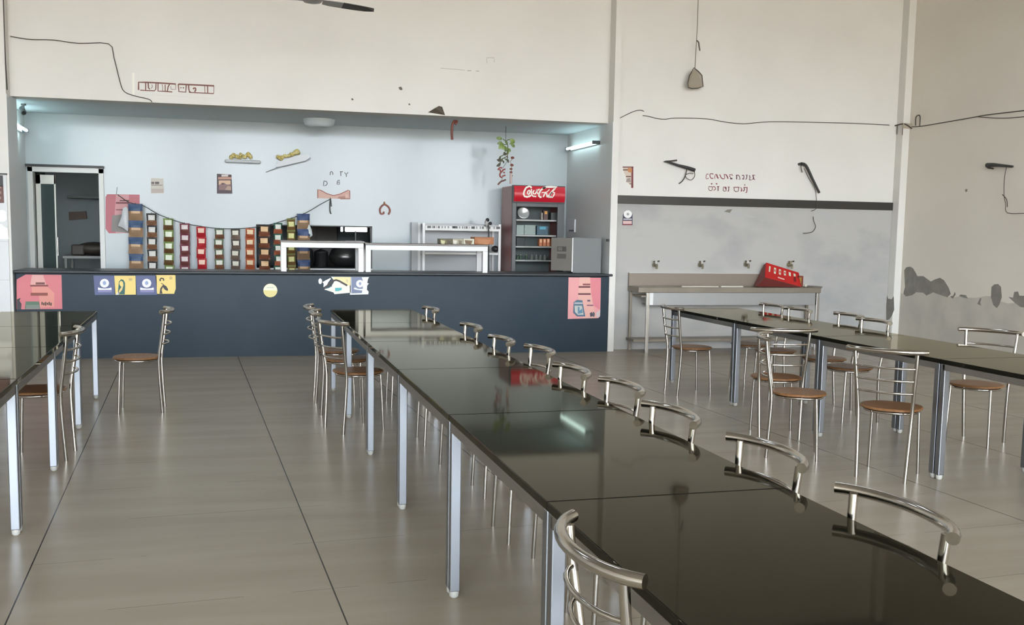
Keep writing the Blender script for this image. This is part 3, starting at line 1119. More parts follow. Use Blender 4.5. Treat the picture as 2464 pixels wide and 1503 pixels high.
def rack(x0, x1, z, label):
    y0, y1 = YP+.12, YP+.52
    root = thing('counter_rack', label, 'rack', ((x0+x1)/2, (y0+y1)/2, ZCT), 0, 'white racks on the counter')
    hx, hy, hz = (x1-x0)/2, (y1-y0)/2, z-ZCT
    MB(pm('rack_top', (.10, .075, .06), .25)).box((-hx-.01, -hy-.02, hz), (hx+.01, hy+.01, hz+.022), .004).build('shelf_board', root)
    f = MB(WHITE)
    for s in (-1, 1):
        f.box((-hx, s*(hy-.02)-.02, hz-.062), (hx, s*(hy-.02)+.02, hz-.0005), .003)
        f.box((s*(hx-.02)-.02, -hy+.04, hz-.055), (s*(hx-.02)+.02, hy-.04, hz-.0005), .003)
    f.build('frame', root)
    for sx in (-1, 1):
        for sy in (-1, 1):
            l = MB(WHITE)
            l.box((sx*(hx-.032)-.032, sy*(hy-.02)-.02, 0), (sx*(hx-.032)+.032, sy*(hy-.02)+.02, hz-.062), .003)
            l.build('leg', root)
    return root


a, b = oy(676, 590, YP+.12), oy(875, 590, YP+.12)
rack(a.x, b.x, 1.365, 'white framed rack with dark top on the counter, left one before the pass window')
c = oy(1174, 590, YP+.12)
rack(b.x+.026, c.x, 1.345, 'white framed rack on the counter, right one carrying cartons')
yb_ = YP+.25


def carton(x0, x1, y0, y1, mats, name, label, cat, depth=.22, yy=None, zfloor=None, grp=None):
    yy = yb_ if yy is None else yy
    a, b = oy(x0, y0, yy), oy(x1, y1, yy)
    z0 = zfloor if zfloor is not None else b.z
    m = MB(mats[0])
    m.box((a.x, yy, z0), (b.x, yy+depth, a.z), .003)
    Fc = YF(yy)
    w_ = x1-x0
    for i, mt in enumerate(mats[1:]):
        k = len(mats)-1
        Fc.poly(m, [(x0+w_*(i+.12)/k, y0+(y1-y0)*.2), (x0+w_*(i+.85)/k, y0+(y1-y0)*.3), (x0+w_*(i+.7)/k, y0+(y1-y0)*.85), (x0+w_*(i+.2)/k, y0+(y1-y0)*.75)], mt, 1)
    return flat_thing(m, name, label, cat, grp)


zr2 = 1.345+.0238
carton(1142, 1188, 570, 592, [K(160, 98, 50), K(176, 116, 68)], 'carton', 'plain brown cardboard box at the right end of the white rack', 'box', .26, None, zr2)
carton(1059, 1088, 574, 590, [K(96, 92, 58), K(196, 196, 150), K(70, 62, 40)], 'snack_box', 'olive printed box on the white rack, farthest from the brown cardboard box', 'box', .2, None, zr2, 'printed boxes on the rack')
carton(1089, 1114, 574, 590, [K(168, 164, 140), K(214, 212, 200), K(120, 110, 90)], 'snack_box', 'grey and cream printed box in the middle of the white rack', 'box', .2, None, zr2, 'printed boxes on the rack')
carton(1115, 1141, 574, 590, [K(208, 204, 184), K(110, 84, 54)], 'snack_box', 'cream printed box beside the brown cardboard box', 'box', .2, None, zr2, 'printed boxes on the rack')

# ------------------------------------------------------------------ steel shelf unit against the kitchen wall
yr0, yr1 = 13.68, 14.12
a, b = oy(1017, 537, yr0), oy(1206, 540, yr0)
ux0, ux1, uz = a.x, b.x, 1.635
root = thing('shelf_unit', 'grey and white metal shelf unit with a labelled top rail left of the red fridge', 'shelf unit', ((ux0+ux1)/2, yr0, 0))
rl = Vector(root.location)
LG = pm('shelf_grey', (.42, .43, .44), .4)
m = MB(LG)
m.box((ux0-.0, yr1-.012, .05), (ux1, yr1, uz))
m.box((ux0-.09, yr1-.03, .05), (ux0, yr1, uz+.01))
part(m, 'back_panel', root)
for x, wd in ((ux0, .035), (ux1-.035, .035)):
    for yv in (yr0, yr1-.035):
        m = MB(WHITE)
        m.box((x, yv, 0), (x+wd, yv+.033, uz), .003)
        part(m, 'post', root)
for z, nm in ((1.205, 'shelf'), (.72, 'shelf'), (.25, 'shelf')):
    m = MB(OFFW)
    m.box((ux0+.036, yr0+.003, z), (ux1-.036, yr1-.013, z+.03), .003)
    part(m, nm, root)
m = MB(LG)
m.box((ux0+.036, yr0+.002, uz-.035), (ux1-.036, yr1-.013, uz-.012))
part(m, 'top_board', root)
m = MB(OFFW)
m.box((ux0+.036, yr0-.006, uz-.10), (ux1-.036, yr0+.014, uz-.035))
Fz = YF(yr0-.006)
xs_ = [1028, 1039, 1043, 1050, 1054, 1062, 1070, 1077, 1088, 1092, 1097, 1104, 1112, 1116, 1121, 1128, 1134, 1139, 1146, 1154, 1160, 1170, 1176, 1187, 1194]
for i, x in enumerate(xs_):
    Fz.rect(m, x, 543+i*.1, x+(9 if i % 8 == 0 else (2 if i % 3 == 0 else 4)), 548.5+i*.1, K(84, 84, 84) if i % 2 == 0 else K(150, 150, 148), 1)
part(m, 'label_rail', root, 'white rail with a row of dark price labels')
m = MB(NEARBLK)
yy = yr0-.06
m.tube([oy(1176, 588, yy), oy(1176, 556, yy), oy(1175, 541, yy), oy(1173, 528, yy)], .010, 7)
m.blob(oy(1173, 529, yy), .028, 8, 6)
m.blob(oy(1180, 537, yy), .024, 8, 6)
m.mat(K(166, 166, 162)).blob(oy(1171, 536, yy), (.03, .02, .055), 8, 6)
m.mat(NEARBLK).tube([oy(1176, 575, yy), oy(1176, 600, yy), oy(1176, 640, yy), oy(1176, 700, yy)], .008, 6)
pb = oy(1176, 700, yy)
m.lathe([(.09, 0), (.09, .02), (.012, .035), (.010, pb.z+.02)], (pb.x, yy, 0), 14)
flat_thing(m, 'thin_stand', 'slim dark stand with round heads in front of the metal shelf unit', 'stand')
m = MB(NEARBLK)
a, b = oy(1184, 597, yr0+.1), oy(1202, 607, yr0+.1)
m.blob(((a.x+b.x)/2, yr0+.14, 1.236+.052), ((b.x-a.x)/2, .08, .045), 12, 8)
flat_thing(m, 'black_bag', 'small black bag at the right end of the shelf unit board', 'bag')

# ------------------------------------------------------------------ red drinks fridge
yf0, yf1 = 13.40, 14.05
a, b = oy(1235, 444, yf0), oy(1360, 450, yf0)
fx0, fx1, fz1 = a.x, b.x, 2.175
fzs = oy(1300, 487, yf0).z
root = thing('drinks_fridge', 'tall red glass door drinks fridge with white script on its header', 'fridge', ((fx0+fx1)/2, (yf0+yf1)/2, 0))
FRS = pm('fridge_red_side', (.26, .07, .065), .3)
FRI = pm('fridge_inside', (.12, .15, .15), .5)
m = MB(FRS)
m.box((fx0, yf0+.07, .04), (fx0+.03, yf1, fz1-.01), .004)
m.box((fx1-.03, yf0+.07, .04), (fx1, yf1, fz1-.01), .004)
m.box((fx0+.03, yf0+.07, fz1-.05), (fx1-.03, yf1, fz1-.01))
m.box((fx0+.03, yf0+.07, .04), (fx1-.03, yf1, .16))
m.mat(FRI).box((fx0+.03, yf1-.03, .16), (fx1-.03, yf1-.004, fz1-.05))
m.mat(BLACK).box((fx0+.05, yf0+.12, 0), (fx1-.05, yf1-.06, .04))
part(m, 'cabinet', root)
COKE = pm('header_red', (.56, .012, .028), .3)
m = MB(NEARBLK)
m.box((fx0, yf0+.005, fzs-.012), (fx1, yf0+.07, fz1))
m.mat(COKE)
za, zb2 = fzs+.008, fz1-.012
nz = 8
vs, fs = [], []
for i in range(nz+1):
    t_ = i/nz
    yv = yf0+.004-.030*math.sin(PI*t_)
    for x in (fx0+.012, fx1-.004):
        vs.append((x, yv, za+(zb2-za)*t_))
for i in range(nz):
    fs.append((2*i, 2*i+1, 2*i+3, 2*i+2))
m.add(vs, fs, True)
m.add([vs[2*i] for i in range(nz+1)], [list(range(nz+1))])
m.add([vs[2*i+1] for i in range(nz+1)], [list(range(nz+1))])
Z2 = YF(yf0-.027, (6.533, 6.533, 1200, 430))
LET = pm('header_script', (.85, .80, .70), .4)
for pts, w_ in (([(515, 145), (500, 122), (475, 118), (430, 140), (400, 195), (392, 240), (405, 275), (445, 285), (490, 272), (505, 258)], .024),
                ([(462, 240), (450, 225), (458, 195), (480, 178), (492, 195), (488, 225), (470, 245), (455, 240)], .016), ([(515, 160), (512, 200), (520, 250), (540, 275), (590, 278)], .018),
                ([(560, 178), (540, 205), (545, 235), (572, 238), (590, 210), (598, 175)], .016), ([(600, 168), (604, 205), (612, 240)], .015), ([(608, 190), (625, 170), (645, 162)], .015),
                ([(745, 140), (705, 145), (660, 180), (634, 230), (632, 270), (655, 290), (672, 280)], .024), ([(690, 150), (750, 128), (830, 128), (915, 130), (870, 165), (835, 205), (800, 255), (775, 285)], .026),
                ([(675, 215), (715, 215), (760, 205), (800, 165)], .014), ([(700, 285), (722, 240), (745, 215), (755, 240), (760, 290)], .018), ([(825, 225), (806, 255), (815, 282), (848, 285), (870, 250), (876, 215), (840, 212), (820, 230)], .018),
                ([(770, 290), (850, 292)], .014)):
    Z2.line(m, pts, w_, LET, 1)
part(m, 'header_sign', root, 'red curved header with white flowing script')
m = MB(pm('fridge_door_frame', (.05, .055, .058), .35))
dz0, dz1 = .12, fzs-.012
for lo, hi in (((fx0, dz0), (fx0+.055, dz1)), ((fx1-.10, dz0), (fx1, dz1)), ((fx0+.055, dz1-.05), (fx1-.10, dz1)), ((fx0+.055, dz0), (fx1-.10, dz0+.08))):
    m.box((lo[0], yf0+.01, lo[1]), (hi[0], yf0+.06, hi[1]), .004)
do = part(m, 'door', root)
m = MB(GLASS)
m.box((fx0+.05, yf0+.03, dz0+.07), (fx1-.095, yf0+.034, dz1-.045))
gl = m.build('door_glass')
gl.parent = do
gl.matrix_parent_inverse = Matrix.Translation(-rl*0-Vector(root.location))
ys0 = yf0+.12
shz = []
for ypx in (528, 565, 592, 625):
    z = oy(1280, ypx, ys0).z
    shz.append(z)
    m = MB(pm('fridge_shelf', (.42, .43, .41), .4))
    m.box((fx0+.031, ys0, z-.022), (fx1-.031, yf1-.035, z), .003)
    part(m, 'shelf', root)
# contents
yc0 = ys0+.03


def fr_box(x0, x1, y0, sh, mat, name, label, cat, grp=None, panel=None, dy=0.0):
    a, b = oy(x0, y0, yc0+dy), oy(x1, y0, yc0+dy)
    m = MB(mat)
    m.box((a.x, yc0+dy, shz[sh]+.0015), (b.x, yc0+dy+.09, a.z), .003)
    if panel:
        YF(yc0+dy).rect(m, x0+(x1-x0)*.25, y0+2, x0+(x1-x0)*.8, y0+9, panel, 1)
    flat_thing(m, name, label, cat, grp)


def fr_bottle(cx, r, y0, sh, mat, cap, name, label, cat, grp=None, dy=.0):
    p = oy(cx, y0, yc0+.04+dy)
    h_ = p.z-shz[sh]
    m = MB(mat)
    m.lathe([(r*.9, 0), (r, .01), (r, h_*.62), (r*.45, h_*.85), (r*.4, h_*.93)], (p.x, yc0+.05+dy, shz[sh]+.0015), 12)
    m.mat(cap).lathe([(r*.45, h_*.92), (r*.45, h_)], (p.x, yc0+.05+dy, shz[sh]), 12)
    flat_thing(m, name, label, cat, grp)


p = oy(1260, 512, yc0+.08)
m = MB(pm('pale_bowl', (.62, .64, .62), .25, metal=.4))
Mx = Matrix.Rotation(PI/2-.25, 3, 'X')
m.lathe([(.02, -.02), (.06, 0), (.085, .03), (.088, .033), (.07, .03), (.03, .012), (.01, .008)], (p.x, yc0+.12, shz[0]+.087), 22, Mx)
flat_thing(m, 'steel_plate', 'round steel plate leaning on the top fridge shelf', 'plate')
fr_box(1303, 1306, 512, 0, K(190, 186, 176), 'small_carton', 'narrow pale carton on the top fridge shelf', 'carton', 'cartons on the top fridge shelf')
fr_box(1308, 1319, 506, 0, K(82, 58, 50), 'small_carton', 'brown carton with an amber label on the top fridge shelf', 'carton', 'cartons on the top fridge shelf', K(206, 148, 60))
fr_box(1326, 1341, 511, 0, K(62, 66, 66), 'small_carton', 'dark grey carton at the right of the top fridge shelf', 'carton', 'cartons on the top fridge shelf')
fr_box(1243, 1261, 541, 1, K(150, 166, 160), 'milk_crate', 'pale grey green carton left on the second fridge shelf', 'carton', 'cartons on the second fridge shelf')
fr_box(1262, 1289, 541, 1, K(142, 156, 150), 'milk_crate', 'wide grey green carton in the middle of the second fridge shelf', 'carton', 'cartons on the second fridge shelf')
fr_box(1292, 1319, 543, 1, K(52, 82, 98), 'milk_crate', 'dark blue carton on the second fridge shelf', 'carton', 'cartons on the second fridge shelf', K(70, 150, 170))
fr_box(1243, 1263, 571, 2, K(34, 44, 46), 'milk_crate', 'black box at the left of the third fridge shelf', 'carton')
for i, x in enumerate((1298, 1307, 1316, 1327)):
    fr_box(x, x+(7 if i < 3 else 11), 574, 2, K(206, 128, 88), 'juice_carton', ['orange juice carton, first in the row on the third fridge shelf', 'orange juice carton, second in the row on the third fridge shelf',
           'orange juice carton, third in the row on the third fridge shelf', 'wider orange juice carton at the right end of the third fridge shelf'][i], 'carton', 'orange cartons in the fridge', K(232, 190, 150))
for i, x in enumerate((1246, 1253, 1267, 1280, 1291, 1301, 1311)):
    fr_bottle(x, .019, 612+i*.3, 3, K(60, 84, 66) if i < 3 else K(120, 126, 120), K(206, 206, 160) if i < 3 else K(228, 228, 220), 'drink_bottle',
              'small %s capped bottle, %s from the left on the lowest visible fridge shelf' % ('yellow' if i < 3 else 'white', ['first', 'second', 'third', 'fourth', 'fifth', 'sixth', 'seventh'][i]), 'bottle', 'bottles in the fridge')

# appliance at the right end of the counter
ya = YP+.13
root = thing('microwave_oven', 'grey boxy oven standing at the right end of the counter', 'oven', (4.17, ya+.2, ZCT))
a, b = oy(1380, 571, ya), oy(1446, 650, ya)
OVG = pm('oven_grey', (.17, .178, .18), .5)
m = MB(OVG)
m.box((a.x, ya, ZCT+.004), (b.x, ya+.30, a.z), .006)
part(m, 'body', root)
m = MB(pm('oven_side', (.20, .185, .165), .5))
qa = [Vector((a.x-.018, ya+.02, ZCT+.03)), Vector((a.x-.225, ya+.24, ZCT+.03)), Vector((a.x-.225, ya+.24, a.z-.008)), Vector((a.x-.018, ya+.02, a.z-.004))]
m.prism(qa, (.02, .022, 0))
nrm = (qa[1]-qa[0]).cross(qa[3]-qa[0]).normalized()
if nrm.y > 0:
    nrm = -nrm


def qp(u, v, off):
    return qa[0]+(qa[1]-qa[0])*u+(qa[3]-qa[0])*v+nrm*off


for (u0, v0, u1, v1, mt) in ((.25, .58, .7, .73, K(84, 80, 76)), (.25, .36, .7, .51, K(92, 90, 86)), (.45, .6, .66, .71, K(132, 130, 124))):
    m.mat(mt).prism([qp(u0, v0, .003), qp(u1, v0, .003), qp(u1, v1, .003), qp(u0, v1, .003)], nrm*-.002)
dd = part(m, 'door', root, 'darker panel with two small square vents, swung open')
m = MB(WHITE)
m.box((a.x-.016, ya-.002, ZCT+.02), (a.x-.002, ya+.02, a.z-.006))
part(m, 'hinge_strip', root)
m = MB(NEARBLK)
for sx in (a.x+.04, b.x-.04):
    m.lathe([(.015, 0), (.015, .006)], (sx, ya+.05, ZCT), 10)
part(m, 'rubber_feet', root)
m = MB(NEARBLK)
p = ox(1462, 577, XL1-.03)
m.box((XL1-.04, p.y-.02, p.z-.02), (XL1-.006, p.y+.03, p.z+.012), .004)
flat_thing(m, 'corner_bracket', 'tiny black bracket on the reveal above the right end of the counter', 'bracket')
m = MB(pm('switch_white', (.80, .83, .86), .3))
a, b = ox(1366, 528, XL1-.012), ox(1383, 558, XL1-.012)
m.box((XL1-.02, b.y, b.z), (XL1, a.y, a.z), .004)
m.mat(K(90, 96, 102)).box((XL1-.022, b.y+.02, b.z+.01), (XL1-.018, a.y-.1, b.z+.03))
flat_thing(m, 'switch_board', 'white switch board on the kitchen side wall right of the fridge', 'switch board')

# ------------------------------------------------------------------ hanging plant
yv = 13.34
root = thing('hanging_plant', 'green vine hanging on a string above the left corner of the fridge', 'plant', (oy(1217, 340, yv).x, yv, oy(1217, 340, yv).z))
o_ = Vector(root.location)
m = MB(CABLE)
top = oy(1217, 300, yv)
m.tube([Vector((o_.x, yv, ZH)), o_+Vector((0, 0, -.005))], .003, 6)
part(m, 'string', root)
Z4 = Face(lambda x, y: oy(x, y, yv), (0, -1, 0), (8.35, 8.35, 1180, 280))
STEM = K(86, 92, 46)
m = MB()
for pts in ([(318, 490), (345, 560), (350, 640), (345, 740), (340, 800)], [(345, 560), (280, 570), (210, 610)], [(310, 495), (250, 455)], [(318, 490), (380, 460)], [(350, 640), (270, 660)], [(345, 740), (270, 770), (180, 820)], [(340, 795), (280, 830), (170, 880)], [(280, 830), (320, 880)], [(260, 840), (180, 950)], [(240, 850), (240, 910)]):
    Z4.wire(m, pts, .006, STEM, 0, 6, 3)
part(m, 'stem', root)
LEAFM = pm('vine_leaf', (.10, .17, .035), .4, noise=(9, (.26, .36, .08), .4, .7))
DRY = pm('dry_leaf', (.10, .10, .075), .6)


def leaf(m, x, y, L_, ang, mat, twist=0.0):
    m.mat(mat)
    p = Z4.P((x, y), random.uniform(-.03, .04))
    d = Vector((math.cos(ang), random.uniform(-.3, .3), math.sin(ang))).normalized()
    s = d.cross(Vector((0, 1, 0))).normalized()
    s = (s*math.cos(twist)+Vector((0, 1, 0))*math.sin(twist))
    nn = d.cross(s)
    k = 7
    vs = []
    for i in range(k):
        t_ = i/(k-1)
        wd = L_*.30*math.sin(PI*min(.02+t_*.98, 1))**.8
        c_ = p+d*(L_*t_)+nn*(L_*.18*math.sin(PI*t_))
        vs += [c_-s*wd, c_+nn*L_*-.04, c_+s*wd]
    fs = []
    for i in range(k-1):
        for j in (0, 1):
            fs.append((3*i+j, 3*i+j+1, 3*i+4+j, 3*i+3+j))
    m.add(vs, fs, True)


m = MB()
for x, y, l_, an in ((245, 450, .085, 3.0), (230, 520, .075, 3.5), (255, 540, .11, 4.0), (370, 460, .10, -.5), (400, 545, .075, -.8), (310, 610, .08, 3.6), (330, 620, .07, 4.2), (360, 640, .06, -1.0), (345, 560, .06, 2.2), (375, 560, .05, .5), (350, 670, .06, -1.3)):
    leaf(m, x, y, l_, an, LEAFM)
for x, y, l_, an in ((350, 740, .06, 3.4), (210, 790, .06, 4.2), (215, 880, .075, 3.1), (215, 930, .08, 3.8), (310, 850, .07, -1.0), (240, 880, .05, -1.2), (260, 770, .05, .9), (345, 790, .04, -1.6)):
    leaf(m, x, y, l_, an, DRY, .5)
part(m, 'foliage', root)
REDL = pm('withered_red_leaf', (.30, .07, .06), .6)
m = MB()
for pts in ([(150, 1075), (190, 1030), (240, 1035)], [(190, 1060), (215, 1120), (260, 1070), (300, 1060)], [(215, 1120), (190, 1160), (200, 1210), (240, 1225)], [(240, 1200), (300, 1180)], [(260, 1125), (290, 1130)]):
    Z4.wire(m, pts, .011, REDL, 0, 6, 3)
Z4.wire(m, [(345, 800), (330, 900), (250, 1030)], .003, STEM, .01, 5, 3)
Z4.wire(m, [(240, 1225), (215, 1290)], .003, STEM, .01, 5, 3)
Z4.wire(m, [(150, 1370), (210, 1310), (250, 1295), (310, 1270)], .012, K(112, 74, 62), 0, 6, 3)
part(m, 'withered_tendril', root, 'withered red tendril')
m = MB()
Z4.wire(m, [(415, 1350), (420, 1200), (425, 1050), (430, 980), (400, 910), (430, 870), (440, 830)], .004, K(150, 128, 112), .0, 6, 3)
m.mat(K(128, 74, 60))
for x, y, r_ in ((445, 830, .022), (432, 978, .022), (415, 1055, .018), (415, 1120, .018), (430, 1190, .012)):
    m.blob(Z4.P((x, y)), (r_*1.2, r_, r_*.8), 8, 6)
m.mat(K(196, 176, 168)).tube([Z4.P((412, 1140)), Z4.P((412, 1350))], .018, 8)
flat_thing(m, 'dried_stem', 'thin dried stem standing on the left front corner of the fridge', 'stem')

# ------------------------------------------------------------------ kitchen lamps, camera
def batten(name, label, p0, p1, out, mat):
    """wall batten with a glowing tube; p0,p1 on the wall, out = outward normal."""
    p0, p1, out = Vector(p0), Vector(p1), Vector(out)
    mid = (p0+p1)/2
    root = thing(name, label, 'tube light', mid, 0, 'tube lights of the kitchen')
    d = (p1-p0).normalized()
    b_ = MB(WHITE)
    q0, q1 = p0-mid, p1-mid
    up = Vector((0, 0, .022))
    b_.prism([q0-up, q1-up, q1+up, q0+up], out*.032)
    b_.mat(K(60, 66, 70))
    for e in (q0, q1):
        b_.prism([e-d*.012-up, e+d*.012-up, e+d*.012+up, e-d*.012+up], out*.105)
    b_.build('mount', root)
    t_ = MB(mat)
    t_.tube([q0+d*.014+out*.085, q1-d*.014+out*.085], .017, 10)
    t_.build('tube', root)
    return root


batten('tube_light', 'glowing tube light on the right side wall of the kitchen', (XL1, 12.76, 2.735), (XL1, 13.96, 2.735), (-1, 0, 0), TUBE_R)
batten('tube_light', 'glowing tube light on the left side wall of the kitchen', (-2.90, 12.80, 2.74), (-2.90, 13.90, 2.70), (1, 0, 0), TUBE_L)
root = thing('security_camera', 'small grey security camera under the kitchen ceiling at the left', 'camera', (-2.70, 13.2, ZH))
m = MB(K(120, 122, 122))
m.lathe([(.03, -.02), (.03, 0)], (0, 0, 0), 12)
m.tube([(0, 0, -.02), (0, -.01, -.07)], .012, 8)
m.build('mount', root)
m = MB(K(96, 98, 98))
m.tube([(-.03, .06, -.05), (.01, -.05, -.11)], .032, 12)
m.mat(BLACK).tube([(.01, -.05, -.11), (.0125, -.056, -.1135)], .022, 12)
m.build('camera_body', root)
m = MB(KCEIL)
a = oy(768, 280, 13.5)
m.lathe([(.12, -.10), (.19, -.075), (.205, -.02), (.205, 0)], (a.x, 13.5, ZH), 24)
flat_thing(m, 'hanging_dome', 'shallow grey dome under the kitchen ceiling above the ribbon banner', 'dome')

# ------------------------------------------------------------------ inside the store room
def shelf_box(lo, hi, mat, name, label, cat, bev=.004):
    m = MB(mat)
    m.box(lo, hi, bev)
    return flat_thing(m, name, label, cat)


a, b = oy(162, 458, 16.6), oy(242, 478, 16.6)
shelf_box((a.x, 16.6, b.z), (-.95, 17.0, b.z+.04), K(96, 102, 100), 'store_shelf', 'grey board shelf high in the dark store room behind the doorway', 'shelf')
a, b = oy(165, 508, 16.95), oy(209, 529, 16.95)
m = MB(K(88, 66, 50))
m.prism([oy(165, 510, 16.95), oy(206, 508, 16.95), oy(209, 526, 16.95), oy(166, 529, 16.95)], (0, .03, 0))
flat_thing(m, 'wooden_plaque', 'brown board on the back wall of the dark store room', 'board')
a, b = oy(150, 615, 15.6), oy(262, 622, 15.6)
root = thing('store_table', 'steel edged work table inside the dark store room doorway', 'table', ((a.x+b.x)/2, 15.85, 0))
m = MB(K(150, 152, 150))
m.box((a.x, 15.6, a.z-.04), (b.x, 16.2, a.z), .004)
part(m, 'tabletop', root)
for x in (a.x+.02, b.x-.06):
    for yv_ in (15.62, 16.14):
        m = MB(K(120, 122, 120))
        m.box((x, yv_, 0), (x+.04, yv_+.04, a.z-.04), .003)
        part(m, 'leg', root)
m = MB(K(62, 56, 50))
c0 = oy(225, 604, 15.75)
m.blob((c0.x, 15.85, a.z+.102), (.26, .16, .10), 14, 8)
m.box((c0.x-.3, 15.72, a.z+.002), (c0.x-.12, 15.9, a.z+.16), .02)
flat_thing(m, 'covered_heap', 'dark covered heap on the store room work table', 'heap')
# beyond the pass window
a, b = oy(748, 540, 16.4), oy(812, 640, 16.4)
root = thing('dark_cabinet', 'dark two door cabinet seen through the pass window', 'cabinet', ((a.x+b.x)/2, 16.6, 0))
m = MB(pm('dark_cabinet_brown', (.10, .085, .075), .5))
m.box((a.x-.25, 16.42, 0), (b.x, 16.98, 1.75), .004)
part(m, 'body', root)
for s in (0, 1):
    x0 = a.x-.25+s*(b.x-a.x+.25)/2
    m = MB(MATS['dark_cabinet_brown'])
    m.box((x0+.006, 16.40, .1), (x0+(b.x-a.x+.25)/2-.006, 16.419, 1.74), .003)
    do = part(m, 'door', root)
    m = MB(STEEL)
    xh = x0+((b.x-a.x+.25)/2-.05 if s == 0 else .04)
    m.box((xh, 16.375, 1.25), (xh+.012, 16.40, 1.36), .003)
    hh = m.build('handle')
    hh.parent = do
    hh.matrix_parent_inverse = Matrix.Translation(-Vector(root.location))
root = thing('stove_counter', 'dark cooking counter behind the pass window', 'counter', (.8, 15.0, 0))
m = MB(K(58, 62, 64))
m.box((-.1, 14.6, .92), (2.4, 15.3, .97), .004)
part(m, 'worktop', root)
m = MB(K(46, 50, 52))
m.box((0, 14.65, 0), (2.3, 15.25, .92))
part(m, 'base', root)
p = oy(829, 618, 14.9)
POT = pm('dark_pot_metal', (.16, .16, .16), .28, metal=.8)
m = MB(POT)
m.lathe([(.03, 0), (.13, .02), (.20, .08), (.235, .16), (.22, .19), (.19, .26), (.11, .32), (.03, .345), (.01, .36)], (p.x, 14.9, .97), 28)
flat_thing(m, 'cooking_pot', 'big round dark metal pot behind the right half of the pass window', 'pot')
for i, (x, r_, h_, l) in enumerate(((772, .10, .26, 'dark cooking vessel left of the big round pot'), (739, .09, .28, 'dark narrow vessel second left of the big round pot'), (690, .12, .3, 'dark vessel behind the olive snack strip'))):
    p = oy(x, 620, 14.95)
    m = MB(K(40, 42, 44))
    m.lathe([(r_*.9, 0), (r_, .03), (r_, h_*.8), (r_*1.05, h_*.82), (r_*.9, h_*.9), (r_*.2, h_), (r_*.1, h_*1.02)], (p.x, 14.95, .97), 18)
    flat_thing(m, 'cooking_vessel', l, 'vessel', 'vessels behind the pass window')
root = thing('strip_lamp', 'short bright white strip lamp at the top of the pass window', 'lamp', (oy(857, 547, YK+.06).x, YK+.07, 1.53))
m = MB(TUBE_B)
m.box((-.155, -.02, -.035), (.155, .02, .028), .01)
m.build('diffuser', root)
m = MB(WHITE)
m.box((-.155, -.02, .0285), (.155, .03, .035))
m.build('holder', root)
m = MB(TUBE_B)
m.box((-.215, -.012, -.035), (-.185, .012, .03), .004)
m.build('end_lamp', root)

# ------------------------------------------------------------------ upper hall: fan, hanging wires
zf = 3.75
hub = oz(748, 8, zf)
hub.x += .015
root = thing('ceiling_fan', 'grey ceiling fan with slim dark tipped blades cut off by the top edge', 'fan', (hub.x, hub.y, zf))
FG = pm('fan_grey', (.30, .295, .27), .4)
FD = pm('fan_dark', (.05, .046, .04), .45)
m = MB(FG)
m.tube([(0, 0, .1), (0, 0, ZC-zf-.08)], .016, 10)
m.lathe([(.02, 0), (.07, .05), (.075, .08)], (0, 0, ZC-zf-.085), 16)
m.build('down_rod', root)
m = MB(FG)
m.lathe([(.03, .0), (.085, .012), (.11, .04), (.11, .09), (.07, .12), (.03, .14)], (0, 0, 0), 22)
m.build('motor', root)
for an in (7, 187, 277):
    M3 = Matrix.Rotation(math.radians(an), 3, 'Z')
    m = MB(FG)
    st = [(.10, .03, .020), (.16, .055, .016), (.30, .062, .008), (.42, .056, 0), (.53, .042, -.006), (.62, .004, -.008)]
    for a_, b_ in zip(st[:-1], st[1:]):
        m.mat(FG if b_[0] < .31 else FD)
        pts = [Vector((a_[0], -a_[1], a_[2]+.012)), Vector((b_[0], -b_[1], b_[2]+.012)), Vector((b_[0], b_[1], b_[2]-.014)), Vector((a_[0], a_[1], a_[2]-.014))]
        m.prism([M3 @ p_ for p_ in pts], (0, 0, .006))
    m.build('blade', root)

yp_ = YR-.14
root = thing('hanging_lamp_shade', 'torn grey cone shaped lamp shade hanging on a long wire', 'lamp', oy(1672, 166, yp_))
o_ = Vector(root.location)
PFc = YF(yp_)
m = MB()
PFc.wire(m, [(1681, -30), (1678, 60), (1676, 98), (1674, 130), (1672, 166)], .005, K(128, 122, 110), 0, 6, 2)
mtop = oy(1681, -30, yp_)
m.tube([mtop, Vector((mtop.x, yp_, ZC))], .005, 6)
PFc.wire(m, [(1676, 97), (1681, 102), (1682, 110), (1684, 122)], .009, K(84, 78, 66), 0, 6, 3)
part(m, 'wire', root)
m = MB(K(150, 140, 124))
sh = [(1670, 163), (1681, 172), (1689, 181), (1692, 208), (1680, 212), (1665, 213), (1656, 210), (1655, 200), (1659, 182)]
vs = [oy(x, y, yp_-.02) for x, y in sh]
vb = [oy(x, y, yp_+.07) for x, y in sh]
ap = oy(1672, 164, yp_)
m.add([ap]+[v for v in vs[1:]]+[v for v in vb[1:]], [(0, i+1, i+2) for i in range(len(vs)-2)] +
      [(0, i+len(vs)+1, i+len(vs)) for i in range(len(vs)-2)] +
      [(0, 1, len(vs)), (0, 2*len(vs)-2, len(vs)-1)] +
      [(i+1, i+len(vs), i+len(vs)+1, i+2) for i in range(len(vs)-2)])
part(m, 'shade', root)
m = MB(K(70, 62, 52))
m.tube([oy(x, y, yp_-.022) for x, y in sh], .006, 6, closed=True)
part(m, 'rim', root)

